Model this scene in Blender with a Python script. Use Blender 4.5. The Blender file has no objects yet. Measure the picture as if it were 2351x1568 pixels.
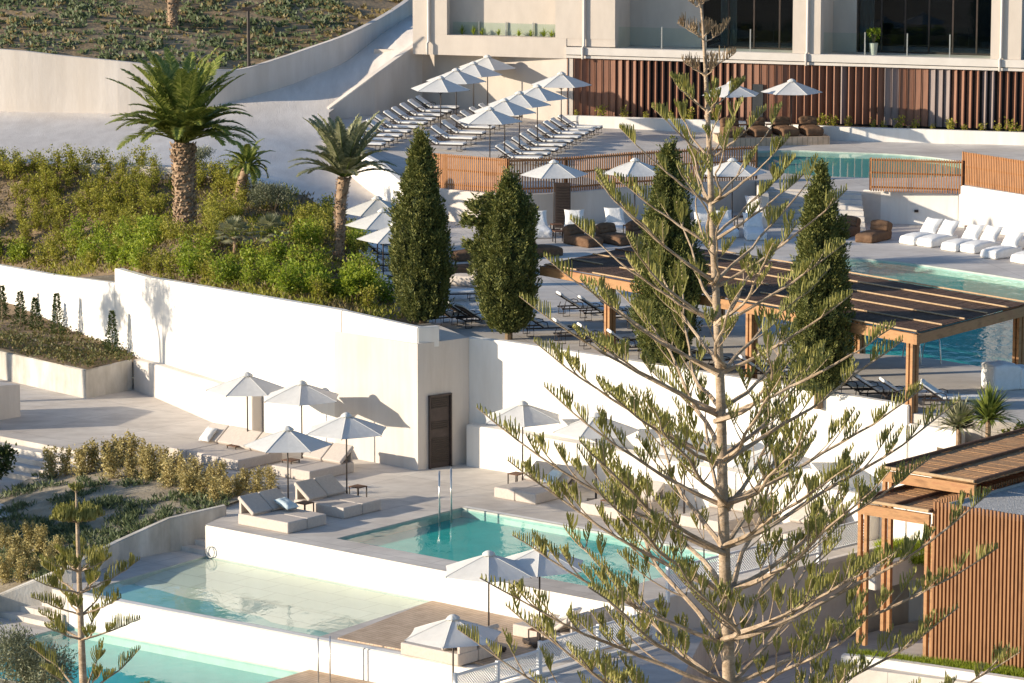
import bpy, bmesh, math, random
from mathutils import Vector, Matrix, noise
from mathutils.geometry import tessellate_polygon, delaunay_2d_cdt
R = math.radians
rnd = random.Random(7)
C = bpy.context.scene.collection
SC = bpy.context.scene

# ------------------------------------------------------------------ camera, sky, sun, exposure
FPX, PITCH, HC = 9000.0, R(9.58), 25.3          # focal length in 2351-px units, camera pitch, camera height
cam = bpy.data.cameras.new("camera"); camo = bpy.data.objects.new("camera", cam); C.objects.link(camo)
cam.sensor_width = 36; cam.lens = 36*FPX/2351.0; cam.clip_start = 1; cam.clip_end = 3000
camo.location = (0, 0, HC); camo.rotation_euler = (R(90)-PITCH, 0, 0); SC.camera = camo
SUN_EL, SUN_DIR = R(13.5), Vector((.979, .206, 0)).normalized()     # direction the light travels over the ground
w = bpy.data.worlds.new("World"); SC.world = w; w.use_nodes = True
nt = w.node_tree; bg = nt.nodes['Background']
sky = nt.nodes.new('ShaderNodeTexSky'); sky.sky_type = 'NISHITA'; sky.sun_disc = False
sky.sun_elevation = SUN_EL; sky.sun_rotation = math.atan2(-SUN_DIR.x, -SUN_DIR.y) % (2*math.pi)
sky.air_density = 1.0; sky.dust_density = .6; sky.ozone_density = 3.5; sky.altitude = 50
nt.links.new(sky.outputs[0], bg.inputs[0]); bg.inputs[1].default_value = .13
sl = bpy.data.lights.new("sun", 'SUN'); sl.energy = 5.0; sl.angle = R(.5); sl.color = (1, .87, .69)
so = bpy.data.objects.new("sun", sl); C.objects.link(so)
ld = Vector((SUN_DIR.x*math.cos(SUN_EL), SUN_DIR.y*math.cos(SUN_EL), -math.sin(SUN_EL)))
so.rotation_euler = ld.to_track_quat('-Z', 'Y').to_euler(); so.location = (-60, 100, 60)
SC.view_settings.view_transform = 'Standard'; SC.view_settings.look = 'None'
SC.view_settings.exposure = .56; SC.view_settings.gamma = 1

# ------------------------------------------------------------------ measuring helpers (photo row/column -> point on a level)
cp, sp = math.cos(PITCH), math.sin(PITCH)
def P(px, py, z):
    u = (px-1175.5)/FPX; v = (py-784)/FPX
    d = (u, cp-v*sp, -sp-v*cp); t = (z-HC)/d[2]
    return Vector((u*t, d[1]*t, z))
def Zr(x, y, py):
    v = (784-py)/FPX
    return HC+y*(v*cp-sp)/(cp+v*sp)
def X2(c, x0, y0, sc):                    # crop coordinates -> 2351 coordinates
    return ((x0+c[0]/sc)*.97958, (y0+c[1]/sc)*.97958)
E1 = Vector((.763, -.646, 0)); E2 = Vector((.646, .763, 0))
A1 = math.atan2(E1.y, E1.x); A2 = math.atan2(E2.y, E2.x)

# ------------------------------------------------------------------ materials
MATS = {}
def nodes(name):
    m = bpy.data.materials.new(name); m.use_nodes = True
    n = m.node_tree; b = n.nodes['Principled BSDF']; MATS[name] = m
    return m, n, b
def ramp(n, stops):
    r = n.nodes.new('ShaderNodeValToRGB'); e = r.color_ramp.elements
    while len(e) < len(stops): e.new(.5)
    for q, (p, c) in zip(e, stops): q.position = p; q.color = (*c, 1)
    return r
def surf(name, c1, c2, scale=3, rough=.8, bump=.0, bscale=None, stretch=(1, 1, 1), detail=6, c3=None, big=None, spec=.3, streak=None, joints=None):
    m, n, b = nodes(name)
    tc = n.nodes.new('ShaderNodeTexCoord'); mp = n.nodes.new('ShaderNodeMapping'); mp.inputs['Scale'].default_value = stretch
    n.links.new(tc.outputs['Object'], mp.inputs[0])
    tx = n.nodes.new('ShaderNodeTexNoise'); tx.inputs['Scale'].default_value = scale; tx.inputs['Detail'].default_value = detail; tx.inputs['Roughness'].default_value = .62
    n.links.new(mp.outputs[0], tx.inputs[0])
    st = [(.33, c1), (.68, c2)]
    if c3: st = [(.3, c1), (.5, c2), (.7, c3)]
    r = ramp(n, st); n.links.new(tx.outputs[0], r.inputs[0]); out = r.outputs[0]
    if big:                                 # large soft blotches (wear) over the fine grain
        t2 = n.nodes.new('ShaderNodeTexNoise'); t2.inputs['Scale'].default_value = big[0]; t2.inputs['Detail'].default_value = 4
        n.links.new(mp.outputs[0], t2.inputs[0]); r2 = ramp(n, [(.35, big[1]), (.65, (1, 1, 1))]); n.links.new(t2.outputs[0], r2.inputs[0])
        mx = n.nodes.new('ShaderNodeMix'); mx.data_type = 'RGBA'; mx.blend_type = 'MULTIPLY'; mx.inputs[0].default_value = 1
        n.links.new(out, mx.inputs[6]); n.links.new(r2.outputs[0], mx.inputs[7]); out = mx.outputs[2]
    def mul(fac, col):
        mx = n.nodes.new('ShaderNodeMix'); mx.data_type = 'RGBA'; mx.blend_type = 'MULTIPLY'; mx.inputs[0].default_value = 1
        n.links.new(out, mx.inputs[6]); n.links.new(col, mx.inputs[7]); return mx.outputs[2]
    if streak:                              # rain streaks and drips
        m2 = n.nodes.new('ShaderNodeMapping'); m2.inputs['Scale'].default_value = (2.6, 2.6, .16); n.links.new(tc.outputs['Object'], m2.inputs[0])
        t4 = n.nodes.new('ShaderNodeTexNoise'); t4.inputs['Scale'].default_value = 1.3; t4.inputs['Detail'].default_value = 6; t4.inputs['Roughness'].default_value = .7; n.links.new(m2.outputs[0], t4.inputs[0])
        r4 = ramp(n, [(.36, streak), (.58, (1, 1, 1))]); n.links.new(t4.outputs[0], r4.inputs[0]); out = mul(1, r4.outputs[0])
    if joints:                              # cast slab joints
        m5 = n.nodes.new('ShaderNodeMapping'); m5.inputs['Rotation'].default_value = (0, 0, -joints[2]); n.links.new(tc.outputs['Object'], m5.inputs[0])
        bk5 = n.nodes.new('ShaderNodeTexBrick'); bk5.offset = .0; bk5.inputs['Scale'].default_value = 1; bk5.inputs['Brick Width'].default_value = joints[0]; bk5.inputs['Row Height'].default_value = joints[1]; bk5.inputs['Mortar Size'].default_value = .012
        for q, v in (('Color1', 1), ('Color2', .95), ('Mortar', .62)): bk5.inputs[q].default_value = (v, v, v, 1)
        n.links.new(m5.outputs[0], bk5.inputs[0]); out = mul(1, bk5.outputs[0])
    n.links.new(out, b.inputs['Base Color']); b.inputs['Roughness'].default_value = rough
    b.inputs['Specular IOR Level'].default_value = spec
    if bump:
        t3 = n.nodes.new('ShaderNodeTexNoise'); t3.inputs['Scale'].default_value = bscale or scale*3; t3.inputs['Detail'].default_value = 5
        n.links.new(mp.outputs[0], t3.inputs[0])
        bp = n.nodes.new('ShaderNodeBump'); bp.inputs['Strength'].default_value = bump; bp.inputs['Distance'].default_value = .05
        n.links.new(t3.outputs[0], bp.inputs['Height']); n.links.new(bp.outputs[0], b.inputs['Normal'])
    return m
def leafm(name, stops, trans=.3, rough=.55, objvar=.25):
    m, n, b = nodes(name)
    g = n.nodes.new('ShaderNodeNewGeometry'); oi = n.nodes.new('ShaderNodeObjectInfo')
    ma = n.nodes.new('ShaderNodeMath'); ma.operation = 'MULTIPLY_ADD'; ma.inputs[1].default_value = 1-objvar
    mb = n.nodes.new('ShaderNodeMath'); mb.operation = 'MULTIPLY'; mb.inputs[1].default_value = objvar
    n.links.new(oi.outputs['Random'], mb.inputs[0]); n.links.new(g.outputs['Random Per Island'], ma.inputs[0]); n.links.new(mb.outputs[0], ma.inputs[2])
    r = ramp(n, stops); n.links.new(ma.outputs[0], r.inputs[0]); n.links.new(r.outputs[0], b.inputs['Base Color'])
    b.inputs['Roughness'].default_value = rough; b.inputs['Specular IOR Level'].default_value = .35
    tr = n.nodes.new('ShaderNodeBsdfTranslucent'); n.links.new(r.outputs[0], tr.inputs[0])
    mx = n.nodes.new('ShaderNodeMixShader'); mx.inputs[0].default_value = trans
    n.links.new(b.outputs[0], mx.inputs[1]); n.links.new(tr.outputs[0], mx.inputs[2])
    n.links.new(mx.outputs[0], n.nodes['Material Output'].inputs[0])
    return m
def cloth(name, c1, c2, trans=.25, scale=9, bump=.15):
    m = surf(name, c1, c2, scale, .9, bump, scale*3, spec=.1); n = m.node_tree; b = n.nodes['Principled BSDF']
    if trans:
        tr = n.nodes.new('ShaderNodeBsdfTranslucent'); tr.inputs[0].default_value = (*c2, 1)
        mx = n.nodes.new('ShaderNodeMixShader'); mx.inputs[0].default_value = trans
        n.links.new(b.outputs[0], mx.inputs[1]); n.links.new(tr.outputs[0], mx.inputs[2]); n.links.new(mx.outputs[0], n.nodes['Material Output'].inputs[0])
    return m
def water(name, tint, bump=.12, scale=2.2, ior=1.3):
    m, n, b = nodes(name); n.nodes.remove(b)
    tc = n.nodes.new('ShaderNodeTexCoord'); mp = n.nodes.new('ShaderNodeMapping'); mp.inputs['Scale'].default_value = (1, .55, 1)
    mp.inputs['Rotation'].default_value = (0, 0, .5)
    n.links.new(tc.outputs['Object'], mp.inputs[0])
    t = n.nodes.new('ShaderNodeTexNoise'); t.inputs['Scale'].default_value = scale; t.inputs['Detail'].default_value = 4; t.inputs['Distortion'].default_value = .6
    n.links.new(mp.outputs[0], t.inputs[0])
    bp = n.nodes.new('ShaderNodeBump'); bp.inputs['Strength'].default_value = bump; bp.inputs['Distance'].default_value = .08; n.links.new(t.outputs[0], bp.inputs['Height'])
    fr = n.nodes.new('ShaderNodeFresnel'); fr.inputs[0].default_value = ior; n.links.new(bp.outputs[0], fr.inputs[1])
    tr = n.nodes.new('ShaderNodeBsdfTransparent'); tr.inputs[0].default_value = (*tint, 1)
    gl = n.nodes.new('ShaderNodeBsdfGlossy'); gl.inputs['Roughness'].default_value = .02; n.links.new(bp.outputs[0], gl.inputs['Normal'])
    gm = n.nodes.new('ShaderNodeNewGeometry'); iv = n.nodes.new('ShaderNodeMath'); iv.operation = 'MULTIPLY_ADD'; iv.inputs[1].default_value = -1; iv.inputs[2].default_value = 1; n.links.new(gm.outputs['Backfacing'], iv.inputs[0])
    fm_ = n.nodes.new('ShaderNodeMath'); fm_.operation = 'MULTIPLY'; n.links.new(fr.outputs[0], fm_.inputs[0]); n.links.new(iv.outputs[0], fm_.inputs[1])
    mx = n.nodes.new('ShaderNodeMixShader'); n.links.new(fm_.outputs[0], mx.inputs[0]); n.links.new(tr.outputs[0], mx.inputs[1]); n.links.new(gl.outputs[0], mx.inputs[2])
    n.links.new(mx.outputs[0], n.nodes['Material Output'].inputs[0]); return m
def glassm(name, tint, ior=1.45):
    m, n, b = nodes(name); n.nodes.remove(b)
    fr = n.nodes.new('ShaderNodeFresnel'); fr.inputs[0].default_value = ior
    tr = n.nodes.new('ShaderNodeBsdfTransparent'); tr.inputs[0].default_value = (*tint, 1)
    gl = n.nodes.new('ShaderNodeBsdfGlossy'); gl.inputs['Roughness'].default_value = .01
    gm = n.nodes.new('ShaderNodeNewGeometry'); iv = n.nodes.new('ShaderNodeMath'); iv.operation = 'MULTIPLY_ADD'; iv.inputs[1].default_value = -1; iv.inputs[2].default_value = 1; n.links.new(gm.outputs['Backfacing'], iv.inputs[0])
    fm_ = n.nodes.new('ShaderNodeMath'); fm_.operation = 'MULTIPLY'; n.links.new(fr.outputs[0], fm_.inputs[0]); n.links.new(iv.outputs[0], fm_.inputs[1])
    mx = n.nodes.new('ShaderNodeMixShader'); n.links.new(fm_.outputs[0], mx.inputs[0]); n.links.new(tr.outputs[0], mx.inputs[1]); n.links.new(gl.outputs[0], mx.inputs[2])
    n.links.new(mx.outputs[0], n.nodes['Material Output'].inputs[0]); return m

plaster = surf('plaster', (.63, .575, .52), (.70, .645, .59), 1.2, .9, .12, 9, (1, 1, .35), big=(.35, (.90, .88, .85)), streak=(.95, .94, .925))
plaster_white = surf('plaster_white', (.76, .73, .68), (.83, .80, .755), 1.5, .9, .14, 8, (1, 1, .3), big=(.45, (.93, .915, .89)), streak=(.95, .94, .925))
facade_paint = surf('facade_paint', (.54, .475, .41), (.60, .53, .46), 2, .85, .05, 12, (1, 1, .4))
facade_trim = surf('facade_trim', (.58, .535, .485), (.64, .595, .545), 2, .8)
rawconcrete = surf('raw_concrete', (.50, .47, .42), (.66, .63, .58), 2.2, .9, .2, 14, (1, 1, .5), big=(.6, (.80, .78, .75)), streak=(.88, .865, .84))
floorc = surf('floor_concrete', (.54, .50, .455), (.68, .635, .58), 1.1, .85, .12, 16, (1, 1.6, 1), big=(.16, (.82, .80, .78)), joints=(4.2, 4.2, .25))
floorlow = surf('lower_floor_concrete', (.56, .515, .46), (.70, .65, .585), 1.3, .85, .12, 16, (1, 1.6, 1), big=(.22, (.78, .75, .73)), joints=(3.0, 3.0, -.702))
roadc = surf('road_concrete', (.70, .63, .555), (.83, .76, .68), .9, .9, .25, 9, (2.2, .5, 1), big=(.12, (.84, .83, .83)))
poolside = surf('pool_waterline', (.40, .43, .38), (.50, .52, .46), 3, .7)
poolfloor = surf('pool_plaster', (.015, .37, .34), (.045, .46, .42), 1.1, .8)
shallow = surf('shallow_plaster', (.24, .47, .42), (.34, .55, .49), 2, .8)
wat_teal = water('water_teal', (.70, .98, .97), .15, 2.6, 1.33); wat_low = water('water_low', (.72, .98, .97), .12, 2.4, 1.5)
wat_clear = water('water_clear', (.86, .97, .95), .10, 2.4, 1.42)
wat_top = water('water_top', (.72, .92, .90), .05, 1.6)
wood = surf('warm_wood', (.24, .105, .04), (.44, .21, .085), 5, .65, .15, 30, (1, 1, .12), c3=(.33, .15, .06))
wood_brown = surf('brown_slat_wood', (.17, .08, .035), (.31, .155, .07), 5, .65, .15, 30, (1, 1, .12), c3=(.24, .115, .05))
woodbeam = surf('beam_wood', (.24, .12, .052), (.40, .215, .095), 3, .6, .12, 20, (.5, .5, 2), c3=(.33, .15, .07))
wooddark = surf('dark_wood', (.10, .045, .025), (.17, .085, .045), 4, .7)
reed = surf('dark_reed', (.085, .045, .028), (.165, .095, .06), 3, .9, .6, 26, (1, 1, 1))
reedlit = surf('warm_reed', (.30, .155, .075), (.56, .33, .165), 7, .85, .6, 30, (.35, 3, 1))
bamboo = surf('bamboo', (.40, .27, .15), (.52, .37, .22), 8, .6)
plank = surf('deck_planks', (.46, .33, .22), (.64, .48, .34), 2, .75, .2, 18, (1, 1, 1), joints=(2.4, .15, A2))
finc = surf('terracotta_fin', (.20, .095, .06), (.30, .15, .095), 2, .55, .05, 10, (4, 4, .3))
finc2 = surf('grey_fin', (.22, .17, .16), (.30, .24, .22), 2, .6, 0, 10, (4, 4, .3))
umb_cloth = cloth('umbrella_cloth', (.70, .69, .66), (.78, .77, .74), .22, 5, .08)
white_cloth = cloth('white_cloth', (.74, .73, .70), (.82, .81, .79), 0, 7, .25)
beige_cloth = cloth('beige_cloth', (.50, .44, .39), (.57, .51, .45), 0, 12, .12)
brown_cloth = cloth('brown_cloth', (.13, .075, .045), (.19, .115, .07), 0, 6, .3)
sling = cloth('sling_fabric', (.22, .17, .13), (.29, .23, .18), 0, 14, .1)
metal = surf('dark_metal', (.035, .026, .022), (.055, .042, .036), 6, .5)
steel = surf('steel', (.55, .55, .53), (.65, .65, .63), 9, .3); steel.node_tree.nodes['Principled BSDF'].inputs['Metallic'].default_value = .8
whitemetal = surf('white_metal', (.74, .75, .75), (.80, .81, .81), 9, .5)
doorm = surf('door_paint', (.05, .036, .032), (.075, .055, .05), 4, .5)
soil = surf('soil', (.16, .115, .07), (.30, .22, .14), 1.4, .95, .8, 6, c3=(.22, .16, .10), big=(.3, (.7, .66, .6)))
hillsoil = surf('hill_soil', (.20, .14, .08), (.40, .29, .175), .9, .95, .9, 5, c3=(.29, .205, .12), big=(.2, (.7, .66, .58)))
sandsoil = surf('sandy_soil', (.30, .25, .18), (.42, .36, .27), 1.6, .95, .7, 8, big=(.4, (.75, .72, .66)))
gravel = surf('roof_gravel', (.30, .29, .27), (.55, .53, .50), 14, .95, .8, 22)
bark = surf('pine_bark', (.36, .27, .19), (.58, .46, .34), 9, .9, .5, 22, (1, 1, 2.5), big=(2, (.7, .66, .6)))
palmbark = surf('palm_bark', (.19, .12, .075), (.42, .30, .20), 5, .95, .5, 20)
boots = leafm('palm_boot', [(0, (.14, .085, .05)), (.5, (.30, .20, .13)), (1, (.46, .34, .23))], 0, .9)
stem = surf('woody_stem', (.15, .10, .06), (.26, .19, .12), 8, .9)
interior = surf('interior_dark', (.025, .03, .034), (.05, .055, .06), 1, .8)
curtain = cloth('curtain_cloth', (.55, .53, .48), (.66, .64, .58), .2)
pane = glassm('window_glass', (.55, .62, .64), 1.5); railglass = glassm('railing_glass', (.91, .96, .94), 1.3)
L_pine = leafm('pine_green', [(0, (.25, .26, .07)), (.55, (.45, .43, .14)), (1, (.60, .55, .22))], .42)
L_pinedry = leafm('pine_dry', [(0, (.22, .15, .08)), (1, (.38, .28, .17))], .1)
L_cyp = leafm('cypress_green', [(0, (.06, .08, .022)), (.5, (.155, .17, .042)), (.93, (.25, .24, .065)), (1, (.36, .27, .12))], .15, .7, .1)
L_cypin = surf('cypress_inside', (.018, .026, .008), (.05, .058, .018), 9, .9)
L_shrub = leafm('shrub_green', [(0, (.14, .15, .02)), (.5, (.33, .32, .042)), (1, (.50, .46, .085))], .42)
L_shrubb = leafm('shrub_bright', [(0, (.11, .16, .015)), (.5, (.27, .35, .03)), (1, (.44, .48, .06))], .45)
L_gold = leafm('shrub_gold', [(0, (.27, .22, .075)), (.5, (.46, .38, .15)), (1, (.62, .53, .27))], .3)
L_olive = leafm('olive_leaf', [(0, (.075, .09, .048)), (.5, (.17, .185, .105)), (1, (.31, .32, .21))], .2)
L_dry = leafm('dry_leaf', [(0, (.13, .095, .035)), (.6, (.22, .17, .065)), (1, (.30, .24, .11))], .2)
L_blue = leafm('ground_green', [(0, (.06, .085, .035)), (.6, (.11, .145, .065)), (1, (.18, .20, .09))], .2)
L_palm = leafm('palm_leaf', [(0, (.10, .14, .026)), (.5, (.23, .275, .055)), (1, (.42, .42, .115))], .3, .45)
L_palmg = leafm('palm_grey_leaf', [(0, (.16, .175, .085)), (.5, (.30, .30, .165)), (1, (.46, .44, .27))], .25, .5)
L_dark = leafm('dark_leaf', [(0, (.03, .05, .015)), (1, (.09, .12, .03))], .25)

# ------------------------------------------------------------------ mesh builder
class MB:
    def __init__(s): s.v = []; s.f = []
    def add(s, vs, fs):
        o = len(s.v); s.v.extend([tuple(q) for q in vs]); s.f.extend([tuple(i+o for i in q) for q in fs]); return s
    def box(s, c, d, rz=0, M=None):
        x, y, z = d[0]/2, d[1]/2, d[2]/2
        vs = [Vector((a*x, b*y, e*z)) for e in (-1, 1) for a, b in ((-1, -1), (1, -1), (1, 1), (-1, 1))]
        m = M or Matrix.Rotation(rz, 3, 'Z')
        return s.add([m @ q + Vector(c) for q in vs], [(3, 2, 1, 0), (4, 5, 6, 7), (0, 1, 5, 4), (1, 2, 6, 5), (2, 3, 7, 6), (3, 0, 4, 7)])
    def bb(s, a, b): return s.box([(a[i]+b[i])/2 for i in range(3)], [abs(b[i]-a[i]) for i in range(3)])
    def bar(s, p, q, w, h):                  # square bar between two points
        p = Vector(p); q = Vector(q); d = q-p; L = d.length; d.normalize()
        up = Vector((0, 0, 1)) if abs(d.z) < .95 else Vector((1, 0, 0))
        sd = d.cross(up).normalized(); up = sd.cross(d)
        M = Matrix((d, sd, up)).transposed()
        return s.box((p+q)/2, (L, w, h), M=M)
    def tube(s, pts, rad, n=6, cap=True):
        pts = [Vector(q) for q in pts]; o = len(s.v); k = len(pts); ref = Vector((.31, .17, .93))
        for i, q in enumerate(pts):
            t = (pts[min(i+1, k-1)]-pts[max(i-1, 0)]).normalized()
            a = t.cross(ref if abs(t.dot(ref)) < .95 else Vector((1, 0, 0))).normalized(); b = t.cross(a)
            r = rad[i] if hasattr(rad, '__len__') else rad
            for j in range(n):
                an = 2*math.pi*j/n; s.v.append(tuple(q+a*(r*math.cos(an))+b*(r*math.sin(an))))
        for i in range(k-1):
            for j in range(n):
                j2 = (j+1) % n; s.f.append((o+i*n+j, o+i*n+j2, o+(i+1)*n+j2, o+(i+1)*n+j))
        if cap: s.f.append(tuple(o+j for j in range(n))[::-1]); s.f.append(tuple(o+(k-1)*n+j for j in range(n)))
        return s
    def prism(s, poly, z0, z1):             # poly: xy list (ccw); z0, z1 numbers or lists
        n = len(poly); g = lambda z, i: z[i] if hasattr(z, '__len__') else z
        vs = [(q[0], q[1], g(z0, i)) for i, q in enumerate(poly)]+[(q[0], q[1], g(z1, i)) for i, q in enumerate(poly)]
        tris = tessellate_polygon([[Vector((q[0], q[1], 0)) for q in poly]])
        fs = [(i, (i+1) % n, (i+1) % n+n, i+n) for i in range(n)]+[tuple(i+n for i in t) for t in tris]+[t[::-1] for t in tris]
        return s.add(vs, fs)
    def leaf(s, p, d, n, L, W):              # diamond leaf from p along d
        a = d.cross(n)
        if a.length < 1e-4: a = Vector((1, 0, 0))
        a = a.normalized()*(W/2); m = p+d*(L*.45)
        return s.add([p, m+a, p+d*L, m-a], [(0, 1, 2, 3)])
    def mesh(s, name, mat, smooth=False, fixn=False):
        m = bpy.data.meshes.new(name); m.from_pydata(s.v, [], s.f); m.materials.append(mat)
        if fixn:
            bm = bmesh.new(); bm.from_mesh(m); bmesh.ops.recalc_face_normals(bm, faces=bm.faces); bm.to_mesh(m); bm.free()
        if smooth: m.polygons.foreach_set('use_smooth', [True]*len(m.polygons))
        m.update(); return m
    def build(s, name, mat, parent=None, world=False, smooth=False, fixn=True):
        off = Vector((0, 0, 0))
        if parent is None or parent == 'top':
            xs = [q[0] for q in s.v]; ys = [q[1] for q in s.v]; zs = [q[2] for q in s.v]
            off = Vector(((min(xs)+max(xs))/2, (min(ys)+max(ys))/2, min(zs)))
        elif world: off = Vector(parent.matrix_basis.translation)
        if off.length: s.v = [(q[0]-off.x, q[1]-off.y, q[2]-off.z) for q in s.v]
        o = bpy.data.objects.new(name, s.mesh(name, mat, smooth, fixn)); C.objects.link(o)
        if parent is None or parent == 'top': o.location = off
        else: o.parent = parent
        return o
def tag(o, label, cat, group=None):
    o['label'] = label; o['category'] = cat
    if group: o['group'] = group
    return o
def thing(name, label, cat, loc=(0, 0, 0), rz=0, group=None):
    o = bpy.data.objects.new(name, None); C.objects.link(o); o.location = loc; o.rotation_euler = (0, 0, rz); o.empty_display_size = .3
    return tag(o, label, cat, group)
def struct(o, kind='structure'): o['kind'] = kind; return o
def place(name, mesh, parent): o = bpy.data.objects.new(name, mesh); C.objects.link(o); o.parent = parent; return o
KIDS = {}
def kids(o):
    if o.name not in KIDS: KIDS[o.name] = [q for q in bpy.data.objects if q.parent == o]
    return KIDS[o.name]
def dup(o, loc, rz=0, label=None, group=None, parent=None, scale=None):
    c = o.copy(); C.objects.link(c)
    if parent is not None: c.parent = parent
    else:
        c.location = loc; c.rotation_euler = (0, 0, rz)
        if scale: c.scale = scale
        if label: c['label'] = label
        if group: c['group'] = group
    for ch in kids(o): dup(ch, None, parent=c)
    return c
def rbox(sx, sy, sz, bev, seg=2, puff=0, noi=0, sub=0, seed=0):
    bm = bmesh.new(); bmesh.ops.create_cube(bm, size=1)
    for q in bm.verts: q.co = Vector((q.co.x*sx, q.co.y*sy, q.co.z*sz))
    if sub: bmesh.ops.subdivide_edges(bm, edges=bm.edges[:], cuts=sub, use_grid_fill=True)
    else: bmesh.ops.bevel(bm, geom=bm.edges[:], offset=bev, segments=seg, affect='EDGES', profile=.5)
    if sub:
        for q in bm.verts:
            x, y, z = q.co.x/sx*2, q.co.y/sy*2, q.co.z/sz*2
            k = 1-.06*(x**4*y**4+x**4*z**4+y**4*z**4)
            pf = puff*(1-x*x)*(1-y*y)
            q.co.x *= k*(1+.06*(1-y*y)); q.co.y *= k*(1+.06*(1-x*x)); q.co.z *= k; q.co.z += pf*(1 if z > 0 else 0)
            if noi: q.co += Vector(noise.noise_vector(q.co*3.2+Vector((seed, seed*2, 0))))*noi
    vs = [q.co.copy() for q in bm.verts]; bm.verts.index_update(); fs = [tuple(q.index for q in f.verts) for f in bm.faces]; bm.free()
    return vs, fs
def xf(vf, loc, M=None):
    M = M or Matrix.Identity(3); return [M @ q+Vector(loc) for q in vf[0]], vf[1]
RY = lambda a: Matrix.Rotation(a, 3, 'Y')

def cushion(sx, sy, th, seed, n=12):
    """square cushion with drawn-out corners and a thin seam edge"""
    vs = []; fs = []
    for sg in (1, -1):
        for i in range(n+1):
            for j in range(n+1):
                x = -1+2*i/n; y = -1+2*j/n; e = max(0, (1-x**4)*(1-y**4))**.55; px_ = x*(1-.10*(1-y*y)); py_ = y*(1-.10*(1-x*x))
                vs.append(Vector((px_*sx/2, py_*sy/2, sg*th/2*e+.02*noise.noise(Vector((x*2.2+seed, y*2.2, sg))))))
        o = 0 if sg > 0 else (n+1)**2
        for i in range(n):
            for j in range(n): q = (o+i*(n+1)+j, o+(i+1)*(n+1)+j, o+(i+1)*(n+1)+j+1, o+i*(n+1)+j+1); fs.append(q if sg > 0 else q[::-1])
    return vs, fs

# ------------------------------------------------------------------ ground sheets
def idw(ctrl, p=2.5, lam=.02):              # smooth thin-plate surface through the control points
    import numpy as np
    q = np.array([(c.x, c.y, c.z) for c in ctrl]); n = len(q); m = q[:, :2].mean(0); X = (q[:, :2]-m)/10
    d = ((X[:, None]-X[None])**2).sum(-1); K = .5*d*np.log(d+1e-9)+lam*np.eye(n)
    Q = np.c_[np.ones(n), X]; S = np.block([[K, Q], [Q.T, np.zeros((3, 3))]])
    k = np.linalg.solve(S, np.r_[q[:, 2], 0, 0, 0])
    def f(x, y):
        x = (x-m[0])/10; y = (y-m[1])/10; e = (X[:, 0]-x)**2+(X[:, 1]-y)**2
        return float((k[:n]*.5*e*np.log(e+1e-9)).sum()+k[n]+k[n+1]*x+k[n+2]*y)
    return f
def sheet(name, outline, mat, zf, step=1.5, holes=(), skirt=None, bumpy=0, bscale=.5, smooth=True, kind='structure', vskip=()):
    """triangulated ground patch inside an xy outline, z from zf"""
    vs = []; ed = []; 
    def ring(poly):
        o = len(vs); n = len(poly); k = 0
        for i in range(n):
            a = Vector(poly[i][:2]); b = Vector(poly[(i+1) % n][:2]); m = max(1, int((b-a).length/step))
            for j in range(m): vs.append(a+(b-a)*j/m); k += 1
        return list(range(o, o+k))
    ro = ring(outline); rh = [ring(h) for h in holes]
    for r_ in [ro]+rh: ed += [(r_[i], r_[(i+1) % len(r_)]) for i in range(len(r_))]
    def inside(x, y, poly):
        c = False; n = len(poly)
        for i in range(n):
            a = poly[i]; b = poly[i-1]
            if (a[1] > y) != (b[1] > y) and x < (b[0]-a[0])*(y-a[1])/(b[1]-a[1])+a[0]: c = not c
        return c
    xs = [q[0] for q in outline]; ys = [q[1] for q in outline]
    y = min(ys)+step*.5
    while y < max(ys):
        x = min(xs)+step*.5
        while x < max(xs):
            jx, jy = x+rnd.uniform(-.25, .25)*step, y+rnd.uniform(-.25, .25)*step
            if inside(jx, jy, outline) and not any(inside(jx, jy, h) for h in holes): vs.append(Vector((jx, jy)))
            x += step
        y += step
    V, E_, F, *_ = delaunay_2d_cdt(vs, ed, [], 1, 1e-4)
    b = MB(); F2 = []
    for f in F:
        c = sum((V[i] for i in f), Vector((0, 0)))/len(f)
        if inside(c.x, c.y, outline) and not any(inside(c.x, c.y, h) for h in holes): F2.append(f)
    b.add([(q.x, q.y, zf(q.x, q.y)+(bumpy*noise.noise(Vector((q.x*bscale, q.y*bscale, 3)))*2 if bumpy else 0)) for q in V], F2)
    if skirt is not None:
        n = len(outline)
        for i in range(n):
            if i in vskip: continue
            a = outline[i]; c = outline[(i+1) % n]
            b.add([(a[0], a[1], zf(a[0], a[1])), (c[0], c[1], zf(c[0], c[1])), (c[0], c[1], skirt), (a[0], a[1], skirt)], [(0, 1, 2, 3)])
    o = b.build(name, mat, None, smooth=False, fixn=True); 
    if smooth and skirt is None: o.data.polygons.foreach_set('use_smooth', [True]*len(o.data.polygons))
    return struct(o, kind)
def pool(poly, zr, depth, floor_mat, wmat, drop=.07, wall_mat=None):
    n = len(poly); b = MB(); b.add([(q[0], q[1], zr-depth) for q in poly], tessellate_polygon([[Vector((q[0], q[1], 0)) for q in poly]]))
    struct(b.build('pool_floor', floor_mat))
    b = MB()
    for i in range(n):
        a, c = poly[i], poly[(i+1) % n]; b.add([(a[0], a[1], zr-.003), (c[0], c[1], zr-.003), (c[0], c[1], zr-depth), (a[0], a[1], zr-depth)], [(0, 1, 2, 3)])
    struct(b.build('pool_side', wall_mat or poolside))
    b = MB(); b.add([(q[0], q[1], zr-drop) for q in poly], [t if True else t for t in tessellate_polygon([[Vector((q[0], q[1], 0)) for q in poly]])])
    o = b.build('pool_water', wmat)
    me = o.data
    if me.polygons[0].normal.z < 0: me.flip_normals()
    return struct(o)
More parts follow.
